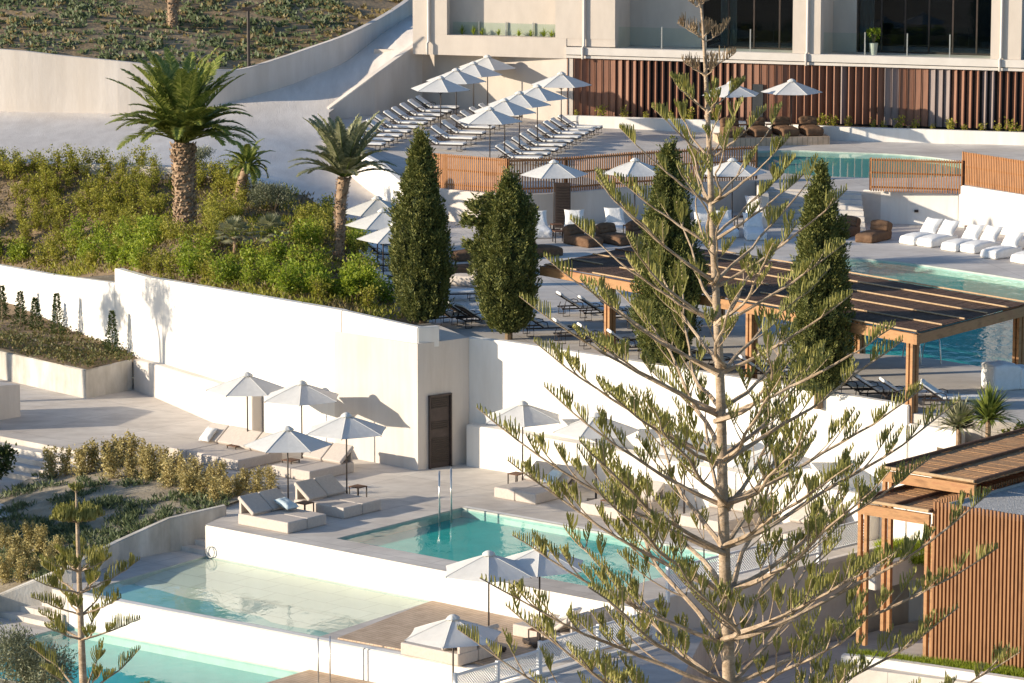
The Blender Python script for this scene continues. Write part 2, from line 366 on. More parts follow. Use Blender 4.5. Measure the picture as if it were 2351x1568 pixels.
def strip_wall(name, label, pts, zt, zb, th, mat, side=1, cap=None, cat='wall', group=None):
    """wall along an xy polyline (front line), thickness th to the side, tops and bottoms per point"""
    pts = [Vector(q[:2]) for q in pts]; n = len(pts); zt = zt if hasattr(zt, '__len__') else [zt]*n; zb = zb if hasattr(zb, '__len__') else [zb]*n
    bk = []
    for i, q in enumerate(pts):
        t = (pts[min(i+1, n-1)]-pts[max(i-1, 0)]).normalized(); bk.append(q+Vector((-t.y, t.x))*th*side)
    b = MB()
    for i in range(n-1):
        vs = []
        for k in (i, i+1):
            vs += [(pts[k].x, pts[k].y, zb[k]), (pts[k].x, pts[k].y, zt[k]), (bk[k].x, bk[k].y, zt[k]), (bk[k].x, bk[k].y, zb[k])]
        fs = [(0, 1, 5, 4), (1, 2, 6, 5), (2, 3, 7, 6)]
        if i == 0: fs.append((0, 3, 2, 1))
        if i == n-2: fs.append((4, 5, 6, 7))
        b.add(vs, fs)
    o = b.build(name, mat)
    bm = bmesh.new(); bm.from_mesh(o.data); bmesh.ops.remove_doubles(bm, verts=bm.verts, dist=.0005); bmesh.ops.recalc_face_normals(bm, faces=bm.faces)
    es = [e for e in bm.edges if e.is_manifold and e.calc_face_angle(0) > .9]
    try: bmesh.ops.bevel(bm, geom=es, offset=.025, segments=2, affect='EDGES')
    except Exception: pass
    bm.to_mesh(o.data); bm.free()
    tag(o, label, cat, group); return o
def spline(pts, n=8):
    pts = [Vector(q) for q in pts]; out = []
    for i in range(len(pts)-1):
        p0, p1, p2, p3 = pts[max(i-1, 0)], pts[i], pts[i+1], pts[min(i+2, len(pts)-1)]
        for j in range(n):
            t = j/n; out.append(.5*((2*p1)+(p2-p0)*t+(2*p0-5*p1+4*p2-p3)*t*t+(3*p1-p0-3*p2+p3)*t**3))
    out.append(pts[-1]); return out

# ================================================================== SETTING
Z1, Z2 = 3.9, 5.15                       # middle and upper terrace levels
struct(MB().add([(-400, -50, -6), (400, -50, -6), (400, 700, -6), (-400, 700, -6)], [(0, 1, 2, 3)]).build('ground', sandsoil))
XY = lambda *a: [P(*q) for q in a]
# ---- lower terrace, pool deck (z = 0)
deckc = P(470, 1205, 0); deckr = P(1470, 1398, 0)
blk0 = Vector((-3.05, 124.76, 0)); blk1 = Vector((-1.41, 126.0, 0)); rw1 = Vector((11.7, 113.9, 0))
poolA = P(1060, 1165, 0); poolL = P(772, 1236, 0)
pw = (poolL-poolA).length
poolR = poolA+E1*10.6; poolF = poolL+E1*10.6
pool1 = [poolL, poolF, poolR, poolA]
stepE = [P(20, 1005, 0), P(280, 1055, 0)]
g_back = [P(280, 1055, 0), P(420, 1085, 0), P(560, 1112, 0), P(645, 1120, 0)]
l0 = [deckc, deckr, P(1601, 1366, 0), P(1857, 1306, 0), Vector((12.6, 114.6, 0)), Vector((14, 118, 0)), Vector((2, 130, 0)), Vector((-9, 140, 0)), Vector((-16, 146, 0)), Vector((-30, 150, 0)), Vector((-30, 138, 0)), P(-150, 972, 0)]+stepE+g_back[1:]+[P(505, 1162, 0), P(520, 1182, 0)]
sheet('lower_terrace', l0, floorlow, lambda x, y: 0, 2.5, holes=[pool1], skirt=-3, smooth=False, vskip=(0, 1, 2))
pool(pool1, 0, .30, poolfloor, wat_teal, .06)
b = MB(); rim = .32                      # pale coping along the far side of the pool
b.add([poolA+E2*0, poolR, poolR+E2*.22, poolA+E2*.22], [(0, 1, 2, 3)]); b.v = [(q[0], q[1], .012) for q in b.v]; struct(b.build('pool_coping', plaster_white))
# bright front and side walls of the deck
strip_wall('deck_wall', 'long bright white retaining wall between the upper deck pool and the shallow pool', [deckc, deckr], -.004, -3, .3, plaster_white)
e3 = P(1857, 1306, 0)
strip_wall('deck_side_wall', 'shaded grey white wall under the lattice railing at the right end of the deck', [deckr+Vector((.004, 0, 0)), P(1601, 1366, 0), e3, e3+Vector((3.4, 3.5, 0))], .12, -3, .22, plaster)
# ---- shallow pool (z = -.95), front wall, lowest pool (z = -2)
zs = -.95
A = P(480, 1281, zs); B_ = P(160, 1359, zs); fr = [P(155, 1360, zs), P(840, 1490, zs)]
dirF = (fr[1]-fr[0]).normalized(); fend = fr[0]+dirF*20
bw = Vector((-dirF.y, dirF.x, 0))
shal_r = deckr-E1*5.2                      # where the planks begin
pin0 = fr[0]+bw*.34; pin1 = pin0+dirF*9.3
db = deckc+Vector((0, 0, zs))
bkr = Vector((deckc.x, deckc.y, zs))+E1*9.2-E2*.02
pool2 = [pin0+dirF*.3, pin1, bkr, Vector((deckc.x, deckc.y, zs))-E2*.02+E1*.05]
walk_l = [P(390, 1257, zs), P(215, 1312, zs), P(150, 1345, zs)]
l_sh = [fr[0], fend, fend+Vector((1.5, 1.8, 0)), deckr+Vector((0, 0, zs))+Vector((2, 2, 0)), Vector((deckc.x, deckc.y, zs))+E2*2, P(390, 1257, zs)+E2*2-E1*1]+[P(390, 1257, zs), P(215, 1312, zs), P(120, 1352, zs)]
sheet('shallow_pool_deck', l_sh, floorlow, lambda x, y: zs, 2.5, holes=[pool2], skirt=-3.2, smooth=False, vskip=(0,))
tilem = surf('shelf_tiles', (.62, .575, .48), (.72, .67, .575), 3, .8)
n = tilem.node_tree; bk = n.nodes.new('ShaderNodeTexBrick'); bk.inputs['Scale'].default_value = 1; bk.inputs['Mortar Size'].default_value = .022; bk.inputs['Brick Width'].default_value = 1.3; bk.inputs['Row Height'].default_value = .95
bk.inputs['Color1'].default_value = (.70, .63, .52, 1); bk.inputs['Color2'].default_value = (.75, .68, .57, 1); bk.inputs['Mortar'].default_value = (.58, .51, .41, 1)
tc = n.nodes.new('ShaderNodeTexCoord'); mp = n.nodes.new('ShaderNodeMapping'); mp.inputs['Rotation'].default_value = (0, 0, -A1); n.links.new(tc.outputs['Object'], mp.inputs[0]); n.links.new(mp.outputs[0], bk.inputs[0])
n.links.new(bk.outputs[0], n.nodes['Principled BSDF'].inputs['Base Color'])
pool(pool2, zs, .20, shallow, wat_clear, .035)
a_, c_ = pool2[3]+E1*.05-E2*.05, pool2[2]-E2*.05; b = MB(); vs = []
for d_, z_ in ((0, -.07), (2.2, -.075), (3.0, -.11), (4.3, -.195)):      # tiled shelf sloping gently down to the deeper front
    for f in range(13): q = a_+(c_-a_)*f/12-E2*d_*(.80+.20*f/12+.10*noise.noise(Vector((f*.6, d_, 0)))); vs.append((q.x, q.y, zs+z_))
b.add(vs, [(i*13+f, i*13+f+1, (i+1)*13+f+1, (i+1)*13+f) for i in range(3) for f in range(12)]); struct(b.build('pool_shelf', tilem, smooth=True))
strip_wall('pool_front_wall', 'bright white overflow wall between the shallow pool and the lowest pool', [fr[0], fend], zs+.012, -3.4, .30, plaster_white)
wd = [bkr+E1*.1-E2*.1, deckr+Vector((-.3, -.2, zs)), fend+bw*.5-dirF*4.2, pin1+dirF*.6+bw*.05]
b = MB(); b.prism([(q.x, q.y) for q in wd][::-1], zs+.004, zs+.045); struct(b.build('timber_deck', plank))
zl = -2.0
q0 = Vector((fr[0].x, fr[0].y, zl)); pool3 = [q0-bw*5.6, q0-bw*5.6+dirF*16, q0+dirF*16-bw*.01, q0-bw*.01]
pool(pool3, zl+.05, .30, poolfloor, wat_low, .05)
lw = [q0+Vector((-.02, -.02, 0)), q0-bw*5.6, q0-bw*5.6-Vector((16, 0, 0)), P(-200, 1475, zl), P(0, 1418, zl), P(75, 1400, zl), P(110, 1385, zl)]
sheet('lower_walkway', lw, floorlow, lambda x, y: zl+.05, 2.5, smooth=False)
b = MB(); b.prism([(q.x, q.y) for q in [q0+dirF*9.2-bw*.02, q0+dirF*9.2-bw*6, q0+dirF*20-bw*6, q0+dirF*20-bw*.02]], zl+.06, zl+.16); struct(b.build('lower_timber_deck', plank))
fbp = [q0-bw*5.6-dirF*6, q0-bw*5.6+dirF*24, q0-bw*22+dirF*24, q0-bw*22-dirF*6]
sheet('front_bank', fbp, sandsoil, lambda x, y: zl+.04-.26*max(0, (Vector((x, y, 0))-Vector((q0.x, q0.y, 0))).dot(-bw)-6.6), 1.5, bumpy=.04)
lgz = idw([Vector(q) for q in [(-75, 112, -1.7), (-20, 112, -1.8), (-20, 127, -1.8), (-50, 120, -1.7), (-31.5, 134.2, 2.7), (-33.5, 138, 2.4), (-60, 136, 2.5), (-22, 155, 3.4), (-45, 155, 5), (-75, 158, 5.5), (-30.5, 131, .8), (-28, 118, -1.65), (-29, 124.6, -1.6)]])
sheet('left_ground', [Vector(q) for q in [(-75, 112, 0), (-20, 112, 0), (-20, 127, 0), (-30.5, 131, 0), (-30.5, 150, 0), (-22, 153.5, 0), (-22, 158, 0), (-75, 160, 0)]], sandsoil, lgz, 2.5, bumpy=.06)
# ---- stairs left of the deck
gw = [P(520, 1160, .32), P(390, 1190, .1), P(273, 1243, -.33), Vector((-12.95, 112.75, -.42)), P(0, 1366, -1.3), P(-160, 1437, -1.75)]
def flight(name, label, left, right, d, z0, n, rise, tread):
    t = thing(name, label, 'steps', (left+right)/2)
    for i in range(n):
        a = left+d*tread*i; c = right+d*tread*i; e = d*tread*(n-i+.2)
        b = MB(); z = z0-rise*i; poly = [a, a+d*tread*1.0, c+d*tread*1.0, c]
        b.prism([(q.x, q.y) for q in poly], z0-rise*n-.4, z); b.build('step', floorlow, t, world=True)
    return t
s_r = deckc+E2*2.05-E1*.012; s_l = s_r-E1*2.6
flight('stone_steps', 'short flight of grey concrete steps between the garden wall and the upper pool deck', s_l, s_r, -E2, -.16, 5, .16, .41)
s_r2 = Vector((B_.x, B_.y, 0))+E2*1.5-E1*.15; s_l2 = s_r2-E1*2.4
flight('stone_steps', 'lower flight of grey concrete steps in shade beside the shallow pool', s_l2, s_r2, -E2, zs-.17, 6, .17, .42)
strip_wall('garden_wall', 'low grey concrete garden wall running down beside the pool steps', gw, [q.z for q in gw], -3.2, .2, rawconcrete, side=-1)
# ---- broad white steps on the left
for i in range(4):
    a = P(20, 1005, 0)-E2*(.42*i); c = P(280, 1055, 0)-E2*(.42*i)+E1*.6
    if i == 0: bs = thing('broad_steps', 'broad bright concrete steps descending at the left edge behind the golden shrubs', 'steps', a)
    b = MB(); poly = [a-E1*6, c, c-E2*.42, a-E1*6-E2*.42]; b.prism([(q.x, q.y) for q in poly][::-1], -2.2, -.17*(i+1)+.002); b.build('step', floorlow, bs, world=True)
gctrl = g_back+[P(510, 1160, .12), P(390, 1190, -.1), P(273, 1243, -.5), Vector((-12.97, 112.8, -.6)), P(0, 1366, -1.5), P(-160, 1437, -1.9), P(100, 1085, -.72), P(0, 1135, -.9), P(-100, 1180, -1.1), P(200, 1062, -.5)]
gz = idw(gctrl)
pathp = [P(-260, 1150, -.85), P(-200, 1040, -.85), P(120, 1056, -.85), P(300, 1085, -.85), P(250, 1130, -.85), P(0, 1190, -.85), P(-160, 1230, -.85)]
sheet('garden_path', pathp, floorlow, lambda x, y: -.85, 2, smooth=False)
gout = [P(285, 1058, 0)]+g_back[1:]+[P(510, 1160, .12), P(390, 1190, -.1), P(273, 1243, -.5), Vector((-12.97, 112.8, -.6)), P(0, 1366, -1.5), P(-160, 1437, -1.9), P(-160, 1220, -1.1), P(0, 1137, -.82), P(60, 1105, -.80), P(110, 1086, -.78), P(190, 1066, -.5)]
sheet('garden_soil', gout, sandsoil, gz, .5, bumpy=.035, bscale=1.6)
# ---- planter, low bench wall and tall wall on the left
pa, pb = P(0, 870, 0), P(197, 915, 0); pc = pb+E2*2.35
pl = pa-(pb-pa).normalized()*4
strip_wall('planter_wall', 'grey concrete front wall of the raised planter with tapered shrubs', [pl, pa, pb, pc], [1.03, 1.03, 1.03, 1.1], -.3, .16, rawconcrete)
pbk = [Vector((-20.8, 153, 0)), Vector((-17.6, 147, 0)), Vector((-13.2, 139.8, 0))]
sheet('planter_soil', [pl, pa, pb, pc, *pbk[::-1]], soil, lambda x, y: 1.0+.05*max(0, y-138)*.6, .5, bumpy=.05, bscale=2)
T = [Vector((-21, 153.4, 0)), Vector((-17.5, 147, 0)), Vector((-14.55, 141.9, 0)), Vector((-13.3, 139.6, 0)), Vector((-12.4, 138.0, 0)), Vector((-10.4, 133.95, 0)), Vector((-8.35, 130.0, 0)), Vector((-5.6, 127.1, 0)), Vector((-3.05, 124.765, 0))]
def colof(q, z=3.5):
    dep = q.y*cp-(z-HC)*sp; return 1175.5+FPX*q.x/dep
rowT = lambda px: 610+(px/225)*40 if px < 222 else 617+(px-225)*133/775
zT = [Zr(q.x, q.y, rowT(colof(q))) for q in T]
i225 = 2
k1 = T[:i225+1]; strip_wall('retaining_wall', 'lower leftmost section of the tall white retaining wall behind the planter', k1, zT[:2]+[Zr(T[2].x, T[2].y, 650)], -.2, .3, plaster_white)
tend = T[-1]+(T[-1]-T[-2]).normalized()*.75; tend = Vector((-2.35, 125.25, 0))
strip_wall('retaining_wall', 'tall smooth white retaining wall below the planted bank', T[2:-1], [Zr(T[2].x, T[2].y, 616)]+zT[3:-1], -.2, .32, plaster_white)
zb1 = zT[-2]
strip_wall('wall_parapet', 'rounded white parapet end of the tall wall over the door block', [T[-2], T[-1]+Vector((.0, .12, 0)), tend], [zb1, 4.68, 4.66], [-.2, 4.0, 4.0], .25, plaster_white)
blk = thing('door_block', 'pale concrete corner block with a dark louvred door', 'wall', (-2.2, 126, 0))
fd = (blk1-blk0).normalized(); fnn = Vector((fd.y, -fd.x, 0))
b = MB(); tl = (T[-2]-T[-1]).normalized()
b.prism([(q.x, q.y) for q in [blk0, blk1, blk1+Vector((-1.2, 3, 0)), blk0+tl*3.8+Vector((1.5, 1.5, 0)), blk0+tl*3.8]], -.2, 4.16); b.build('block', plaster, blk, world=True)
d = MB(); dm = Matrix((fd, -fnn, Vector((0, 0, 1)))).transposed(); dc = blk0+fd*.86
d.box(dc+Vector((0, 0, 1.19))-fnn*.02, (.78, .10, 2.36), M=dm); do = d.build('door', doorm, blk, world=True)
for zs_ in ([2.0+.07*i for i in range(5)], [1.3+.07*i for i in range(4)], [.2+.07*i for i in range(12)]):
    d = MB()
    for z in zs_: d.box(dc+fnn*.045+Vector((0, 0, z))-Vector(blk.location), (.66, .03, .035), M=dm)
    o = d.build('louver', metal, do)
d = MB(); d.box(dc+fnn*.04+fd*-.42+Vector((0, 0, 1.2)), (.05, .12, 2.42), M=dm); d.box(dc+fnn*.04+fd*.42+Vector((0, 0, 1.2)), (.05, .12, 2.42), M=dm); d.box(dc+fnn*.04+Vector((0, 0, 2.4)), (.9, .12, .05), M=dm); d.build('frame', doorm, blk, world=True)
lb = [pc+Vector((.02, -.05, 0)), Vector((-12.78, 137.92, 0)), Vector((-10.7, 133.8, 0)), Vector((-8.76, 129.93, 0))]
strip_wall('bench_wall', 'low stepped concrete wall in front of the tall white wall', lb, [1.12, 1.2, 1.4, 1.57], -.2, .38, plaster, side=1)
rw = [blk1+Vector((-.05, .06, 0)), Vector((-.3, 125.34, 0)), Vector((3.4, 121.9, 0)), Vector((7.6, 117.9, 0)), rw1]
strip_wall('terrace_wall', 'long white wall under the dark pergola terrace right of the door block', rw, 4.16, -3, .28, plaster_white)
strip_wall('terrace_wall_end', 'white wall end stepping down beside the yuccas', [rw1+Vector((.02, -.02, 0)), Vector((12.3, 113.35, 0)), Vector((13.1, 112.6, 0))], [3.62, 3.62, 3.6], -3, .28, plaster_white)
rb = [Vector((-1.5, 125.55, 0)), Vector((-.35, 124.6, 0)), Vector((3, 121.4, 0)), Vector((7.2, 117.4, 0)), Vector((10.6, 114.2, 0))]
strip_wall('bench_wall', 'low white bench wall behind the daybeds on the right', rb, 1.36, -.2, .55, plaster_white)
# white block in the left foreground of the terrace
cb = P(47, 956, 0); b = MB(); poly = [cb, cb-E2*.1-E1*1.6, cb-E2*4-E1*1.6, cb-E2*4]
b.prism([(q.x, q.y) for q in poly], -.2, [1.13, 1.13, 1.5, 1.5]); tag(b.build('wall_end', plaster), 'blunt white wall end at the left edge of the terrace', 'wall')
# ---- middle terrace (z = 3.9) with its pool
mp_ = [(1690, 712), (1845, 747), (1838, 765), (1850, 780), (1908, 806), (2112, 820), (2262, 844), (2351, 862), (2700, 935), (2700, 700), (2351, 642), (2068, 601), (1938, 592), (1850, 592), (1760, 620)]
mpool = [q for q in spline([P(x, y, Z1) for x, y in mp_]+[P(1690, 712, Z1)], 4)][:-1]
l1 = [Vector((-2.9, 125.3, 0)), blk1+Vector((0, .1, 0)), *[q+Vector((.1, .1, 0)) for q in rw[1:]], Vector((13.5, 112.9, 0)), Vector((40, 105, 0)), Vector((40, 165, 0)), Vector((-5, 160, 0)), Vector((-8.5, 152, 0)), Vector((-7, 140, 0)), Vector((-4.6, 128.6, 0))]
sheet('middle_terrace', l1, floorc, lambda x, y: Z1, 2.5, holes=[mpool], skirt=-3, smooth=False, vskip=(1, 2, 3, 4))
pool(mpool, Z1, .30, poolfloor, wat_teal, .06)
# ---- upper terrace
c2 = [P(835, 352, 5.2), P(945, 425, Z2), P(1165, 447, Z2), P(1450, 430, Z2), P(1735, 415, Z2), P(1757, 432, Z2), P(1976, 440, Z2), P(2205, 443, Z2), P(2450, 450, Z2)]
ctrl2 = c2+[P(757, 285, 5.5), P(965, 235, 5.9), P(1300, 285, 5.3), P(1130, 300, 5.5), P(1600, 300, 5.25), P(2351, 330, 5.25), P(1734, 345, Z2), P(1898, 347, Z2), P(2068, 354, Z2), P(1794, 397, Z2), P(1996, 407, Z2), P(1990, 375, Z2), P(1850, 372, Z2), P(1400, 380, Z2), P(2160, 380, Z2)]
z2f = idw(ctrl2, 3)
def PU(px, py, dz=0):                       # point over the upper terrace floor
    z = Z2
    for _ in range(8): q = P(px, py, z+dz); z = z2f(q.x, q.y)
    q = P(px, py, z+dz); return Vector((q.x, q.y, z))
upool = spline([P(x, y, Z2) for x, y in [(1734, 346), (1816, 344), (1898, 347), (2068, 354), (2185, 367), (2230, 385), (2190, 405), (1996, 408), (1794, 397), (1725, 375), (1734, 346)]], 4)[:-1]
l2 = [P(835, 352, 5.2), P(890, 378, Z2), P(945, 425, Z2), *spline([P(945, 425, Z2), P(1040, 437, Z2), P(1165, 447, Z2), P(1300, 443, Z2), P(1450, 430, Z2), P(1600, 421, Z2), P(1735, 415, Z2)], 3)[1:], P(1757, 432, Z2), P(1976, 440, Z2), P(2205, 443, Z2), P(2450, 450, Z2), Vector((40, 150, 0)), Vector((40, 168, 0)), Vector((12, 180, 0)), Vector((3, 184, 0)), Vector((-5.2, 185.5, 0)), P(757, 285, 5.5)]
sheet('upper_terrace', l2, floorc, lambda x, y: z2f(x, y) if not (5 < x < 25 and y < 171) else Z2, 2, holes=[upool], skirt=3.5, smooth=False)
pool(upool, Z2, .28, surf('upper_pool_plaster', (.16, .44, .43), (.24, .52, .50), 2, .8), wat_top, .05)
fr_l = l2[2:21]
fz = [q for q in l2[2:] if q.x < 10.4 and q.y < 160.5][:19]
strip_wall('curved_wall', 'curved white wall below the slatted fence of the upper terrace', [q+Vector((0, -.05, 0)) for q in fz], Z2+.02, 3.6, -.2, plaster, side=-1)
sl_ = thing('terrace_steps', 'wide pale steps between the middle and upper terraces in shade', 'steps', P(1866, 500, Z1))
a, c = P(1757, 432, Z2), P(1976, 440, Z2); dd = Vector((0, -1, 0))
for i in range(7):
    b = MB(); b.prism([(q.x, q.y) for q in [a+dd*.32*i, a+dd*.32*(i+1), c+dd*.32*(i+1)+Vector((.02, 0, 0)), c+dd*.32*i]], Z1-.2, Z2-.178*(i+1)+.178-.09); b.build('step', floorc, sl_, world=True)
w2 = [P(1980, 510, Z1), P(2200, 520, Z1), P(2202, 512, Z1), P(2360, 548, Z1), P(2600, 600, Z1)]
strip_wall('terrace_wall', 'white wall with a small wall light below the right slatted fence', w2[:2], Z2+.05, 3.6, .3, plaster_white)
strip_wall('terrace_wall', 'taller white wall at the right edge behind the white loungers', [w2[1]+Vector((-.02, -.1, 0)), w2[3], w2[4]], Z2+.42, 3.6, .3, plaster_white)
sa = P(1757, 432, Z2); strip_wall('stair_wall', 'low pale wall left of the wide terrace steps', [Vector((sa.x-.02, sa.y+.3, 0)), Vector((sa.x-.02, sa.y-2.7, 0))], Z2+.10, 3.6, .3, plaster, side=-1)
# white slanted wall holding the lounger terrace
wl = [P(790, 348, 5.6), P(850, 372, 5.5), P(930, 432, 5.2)]
strip_wall('slanted_wall', 'bright slanted white wall at the left corner of the lounger terrace', [P(745, 330, 5.2), P(800, 352, 5.5), P(870, 385, 5.45), P(935, 428, 5.3)], [5.5, 5.75, 5.6, 5.25], 3.0, .3, plaster_white)
strip_wall('curved_wall', 'small curved white wall by the path between two cypresses', spline([P(1010, 455, 4.0), P(1045, 478, 3.9), P(1085, 492, 3.9), P(1118, 500, 3.9), P(1140, 492, 3.9)], 4), 4.95, 3.6, .4, plaster_white)
# ---- drive, ramp and ramp wall
near_e = [(-300, 367, 5.85), (0, 374, 5.8), (200, 383, 5.8), (400, 391, 5.7), (500, 398, 5.6), (600, 428, 5.3), (700, 450, 4.9), (760, 490, 4.45)]
far_e = [(755, 262, 5.9), (860, 172, 7.3), (968, 98, 8.7), (950, 30, 9.2), (835, 110, 8.2), (720, 167, 7.3), (600, 210, 6.7), (480, 243, 6.2), (300, 258, 5.92), (0, 254, 5.9), (-300, 246, 5.9)]
rctrl = [P(*q) for q in near_e+far_e+[(850, 520, 3.97), (1000, 540, 3.93), (925, 440, 4.05), (835, 390, 4.6), (760, 320, 5.3), (600, 320, 5.7), (300, 320, 5.85), (0, 320, 5.85)]]
rz = idw(rctrl, 3.2)
rout = [P(*q) for q in near_e+[(840, 560, 3.95), (1000, 560, 3.93), (1100, 500, 3.93), (1020, 455, 3.95), (925, 442, 4.0), (835, 400, 4.5), (760, 325, 5.3)]+far_e]
sheet('road', rout, roadc, lambda x, y: rz(x, y)+.03, 1.2)
rwall = [P(755, 250, 6.1), P(860, 172, 7.5), P(970, 93, 8.85)]
strip_wall('ramp_wall', 'sloping white wall between the ramp and the lounger terrace', rwall, [q.z for q in rwall], 4.2, .35, plaster, side=1)
bwp = [(-250, 245, 108), (0, 256, 113), (150, 260, 128), (300, 262, 143), (430, 252, 156), (500, 241, 160), (560, 226, 158), (640, 200, 135), (720, 169, 108), (830, 112, 66), (950, 26, -8), (1000, -10, -60)]
bwx = []; bz = []
def fe(x):
    q = sorted(far_e[3:])
    for (x0, y0, z0), (x1, y1, z1) in zip(q, q[1:]):
        if x0 <= x <= x1: f = (x-x0)/(x1-x0); return y0+(y1-y0)*f, z0+(z1-z0)*f
    return (y1, z1) if x > x1 else (q[0][1], q[0][2])
for x, yb, yt in bwp[:-1]:
    yb, z = fe(x); q = P(x, yb+2, z); bwx.append(q); bz.append(Zr(q.x, q.y, yt))
bwx.append(bwx[-1]+Vector((1.2, 8, .6))); bz.append(bz[-1]+1.2)
bws = spline([Vector((q.x, q.y, z)) for q, z in zip(bwx, bz)], 5)
bwx = [Vector((q.x, q.y, 0)) for q in bws]; bz = [q.z for q in bws]
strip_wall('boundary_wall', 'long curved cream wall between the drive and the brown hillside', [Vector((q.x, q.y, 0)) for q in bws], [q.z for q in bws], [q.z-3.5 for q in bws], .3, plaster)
# ---- brown hillside
hs = idw([Vector((q.x, q.y, z-.25)) for q, z in list(zip(bwx, bz))[::4]]+[Vector((q.x-4, q.y+45, z+13)) for q, z in list(zip(bwx, bz))[:38:4]]+[Vector((-40, 275, 34)), Vector((0, 285, 36)), Vector((10, 240, 25))], 2.6)
hout = [q+Vector((.05, .2, 0)) for q in bwx]+[Vector((4, 285, 0)), Vector((-60, 285, 0)), Vector((-45, 200, 0))]
sheet('hillside', hout, hillsoil, hs, 1.6, bumpy=.12, bscale=.7)
b = MB()
for i in range(16000):
    t = rnd.random(); x = rnd.uniform(-30, 3); y = rnd.uniform(167, 228)
    k = min(range(len(bwx)), key=lambda j: abs(bwx[j].x-x)); yb = bwx[k].y
    if k and k < len(bwx)-1:
        k2 = k+1 if x > bwx[k].x else k-1; f = (x-bwx[k].x)/(bwx[k2].x-bwx[k].x+1e-6); yb += (bwx[k2].y-yb)*f
    if y < yb+.7: continue
    near = y < yb+11 and x < -9
    if noise.noise(Vector((x*.5, y*.35, 0)))+noise.noise(Vector((x*1.7, y*1.2, 5)))*.6 < -.05 and not (near and rnd.random() < .5): continue
    z = hs(x, y); h = rnd.uniform(.14, .34)
    for j in range(6):
        d = Vector((rnd.gauss(0, .6), rnd.gauss(0, .6), rnd.uniform(.3, 1))).normalized(); b.leaf(Vector((x+rnd.uniform(-.2, .2), y+rnd.uniform(-.2, .2), z)), d, Vector((rnd.random(), 1, .3)), h, .13)
H1 = MB(); H2 = MB()
for i in range(0, len(b.f), 6):
    q = b.v[b.f[i][0]]; g = q[0] < -8 and q[1] < 190+noise.noise(Vector((q[0]*.3, q[1]*.3, 1)))*5
    T_ = H1 if g and rnd.random() < .8 else H2
    for f in b.f[i:i+6]: T_.add([b.v[k] for k in f], [(0, 1, 2, 3)])
struct(H1.build('ground_cover', L_blue, fixn=False), 'stuff'); struct(H2.build('dry_ground_cover', L_dry, fixn=False), 'stuff')
# ---- planted bank
fpts = [(T[i], zT[i]-.22) for i in range(len(T)-1)]; fpts[0] = (T[0], zT[0]-.2)
front = [Vector((q.x+.25, q.y+.2, z)) for q, z in fpts]+[P(905, 738, 4.2), P(985, 752, 4.1)]
back = [P(*q) for q in [(x, y+1.5, z-.05) for x, y, z in near_e]+[(815, 560, 4.1), (850, 630, 4.05), (900, 690, 4.05), (985, 735, 4.05)]]
bf = idw([Vector((q.x, q.y, q.z)) for q in front+back]+[P(425, 535, 5.35), P(600, 540, 5.1), P(700, 560, 4.85), P(775, 605, 4.55)], 3)
sheet('planted_bank', front+back[::-1], soil, lambda x, y: bf(x, y)+.02, .8, bumpy=.07, bscale=.9)
def PB(px, py, dz=0):
    z = 5.2
    for _ in range(14): q = P(px, py, z+dz); z = .5*z+.5*bf(q.x, q.y)
    return Vector((q.x, q.y, z))
kb = [P(*q) for q in [(180, 381, 5.85), (300, 386, 5.82), (400, 390, 5.8), (490, 396, 5.7), (570, 420, 5.45)]]
strip_wall('kerb', 'low pale kerb between the drive and the planted bank', kb, [q.z+.1 for q in kb], [q.z-.4 for q in kb], .25, plaster, cat='kerb')
strip_wall('low_wall', 'low concrete retaining edge beside the loungers under the bank', spline([P(762, 492, 4.6), P(800, 560, 4.3), P(832, 600, 4.3), P(862, 640, 4.3), P(900, 690, 4.3)], 4), 4.55, 3.7, .2, plaster, side=1)
# ---- low ground on the right
rg = [P(1470, 1398, 0)+Vector((.2, -.4, 0)), Vector((12, 113.2, 0)), Vector((30, 112, 0)), Vector((30, 95, 0)), Vector((3, 95, 0))]
sheet('lower_path', [Vector((1.2, 103.2, 0)), Vector((4.2, 105.8, 0)), Vector((12.8, 114.2, 0)), Vector((30, 112, 0)), Vector((30, 90, 0)), Vector((1.2, 90, 0))], floorlow, lambda x, y: -2.25, 3, smooth=False)
sheet('yucca_bed', [Vector((12.5, 113.3, 0)), Vector((12.4, 110.6, 0)), Vector((22, 105.5, 0)), Vector((24, 109.5, 0)), Vector((13.6, 112.8, 0))], soil, lambda x, y: 3.2-.08*(115-y), 1, skirt=-2.5, smooth=False)

# ================================================================== HOTEL FACADE
FA = P(1300, 285, 5.3); FB = Vector((22.3, 171.9, 0)); fu = (FB-Vector((FA.x, FA.y, 0))).normalized(); fin = Vector((-fu.y, fu.x, 0))
def U(px, z=8.0):                            # photo column -> distance along the facade
    lo, hi = -30, 60
    for _ in range(40):
        m = (lo+hi)/2; q = FA+fu*m; dep = q.y*cp-(z-HC)*sp
        if 1175.5+FPX*q.x/dep < px: lo = m
        else: hi = m
    return lo
hb = thing('hotel_building', 'cream hotel facade with deep balconies above the terracotta fin screen', 'building', (FA.x, FA.y, 0), math.atan2(fu.y, fu.x))
def bpart(name, mat, *boxes, parent=None):
    b = MB()
    for a, c in boxes: b.bb(a, c)
    return b.build(name, mat, parent or hb)
ZF = 8.72
uL = U(948); top = 13.5
o1a, o1b = U(1026, 10), U(1275, 10); o2a, o2b = U(1412, 10), U(1820, 10); o3a, o3b = U(1884, 10), U(2275, 10); o4 = U(2345, 10)
b = MB(); b.prism([(.0, .03), (.3, .03), (.3, 3.6), (uL-2.5, 3.6), (uL-2.5, 1.7), (uL, 1.5), (uL+.9, 1.35)], 4.5, ZF-.41); b.build('recess_wall', facade_paint, hb)
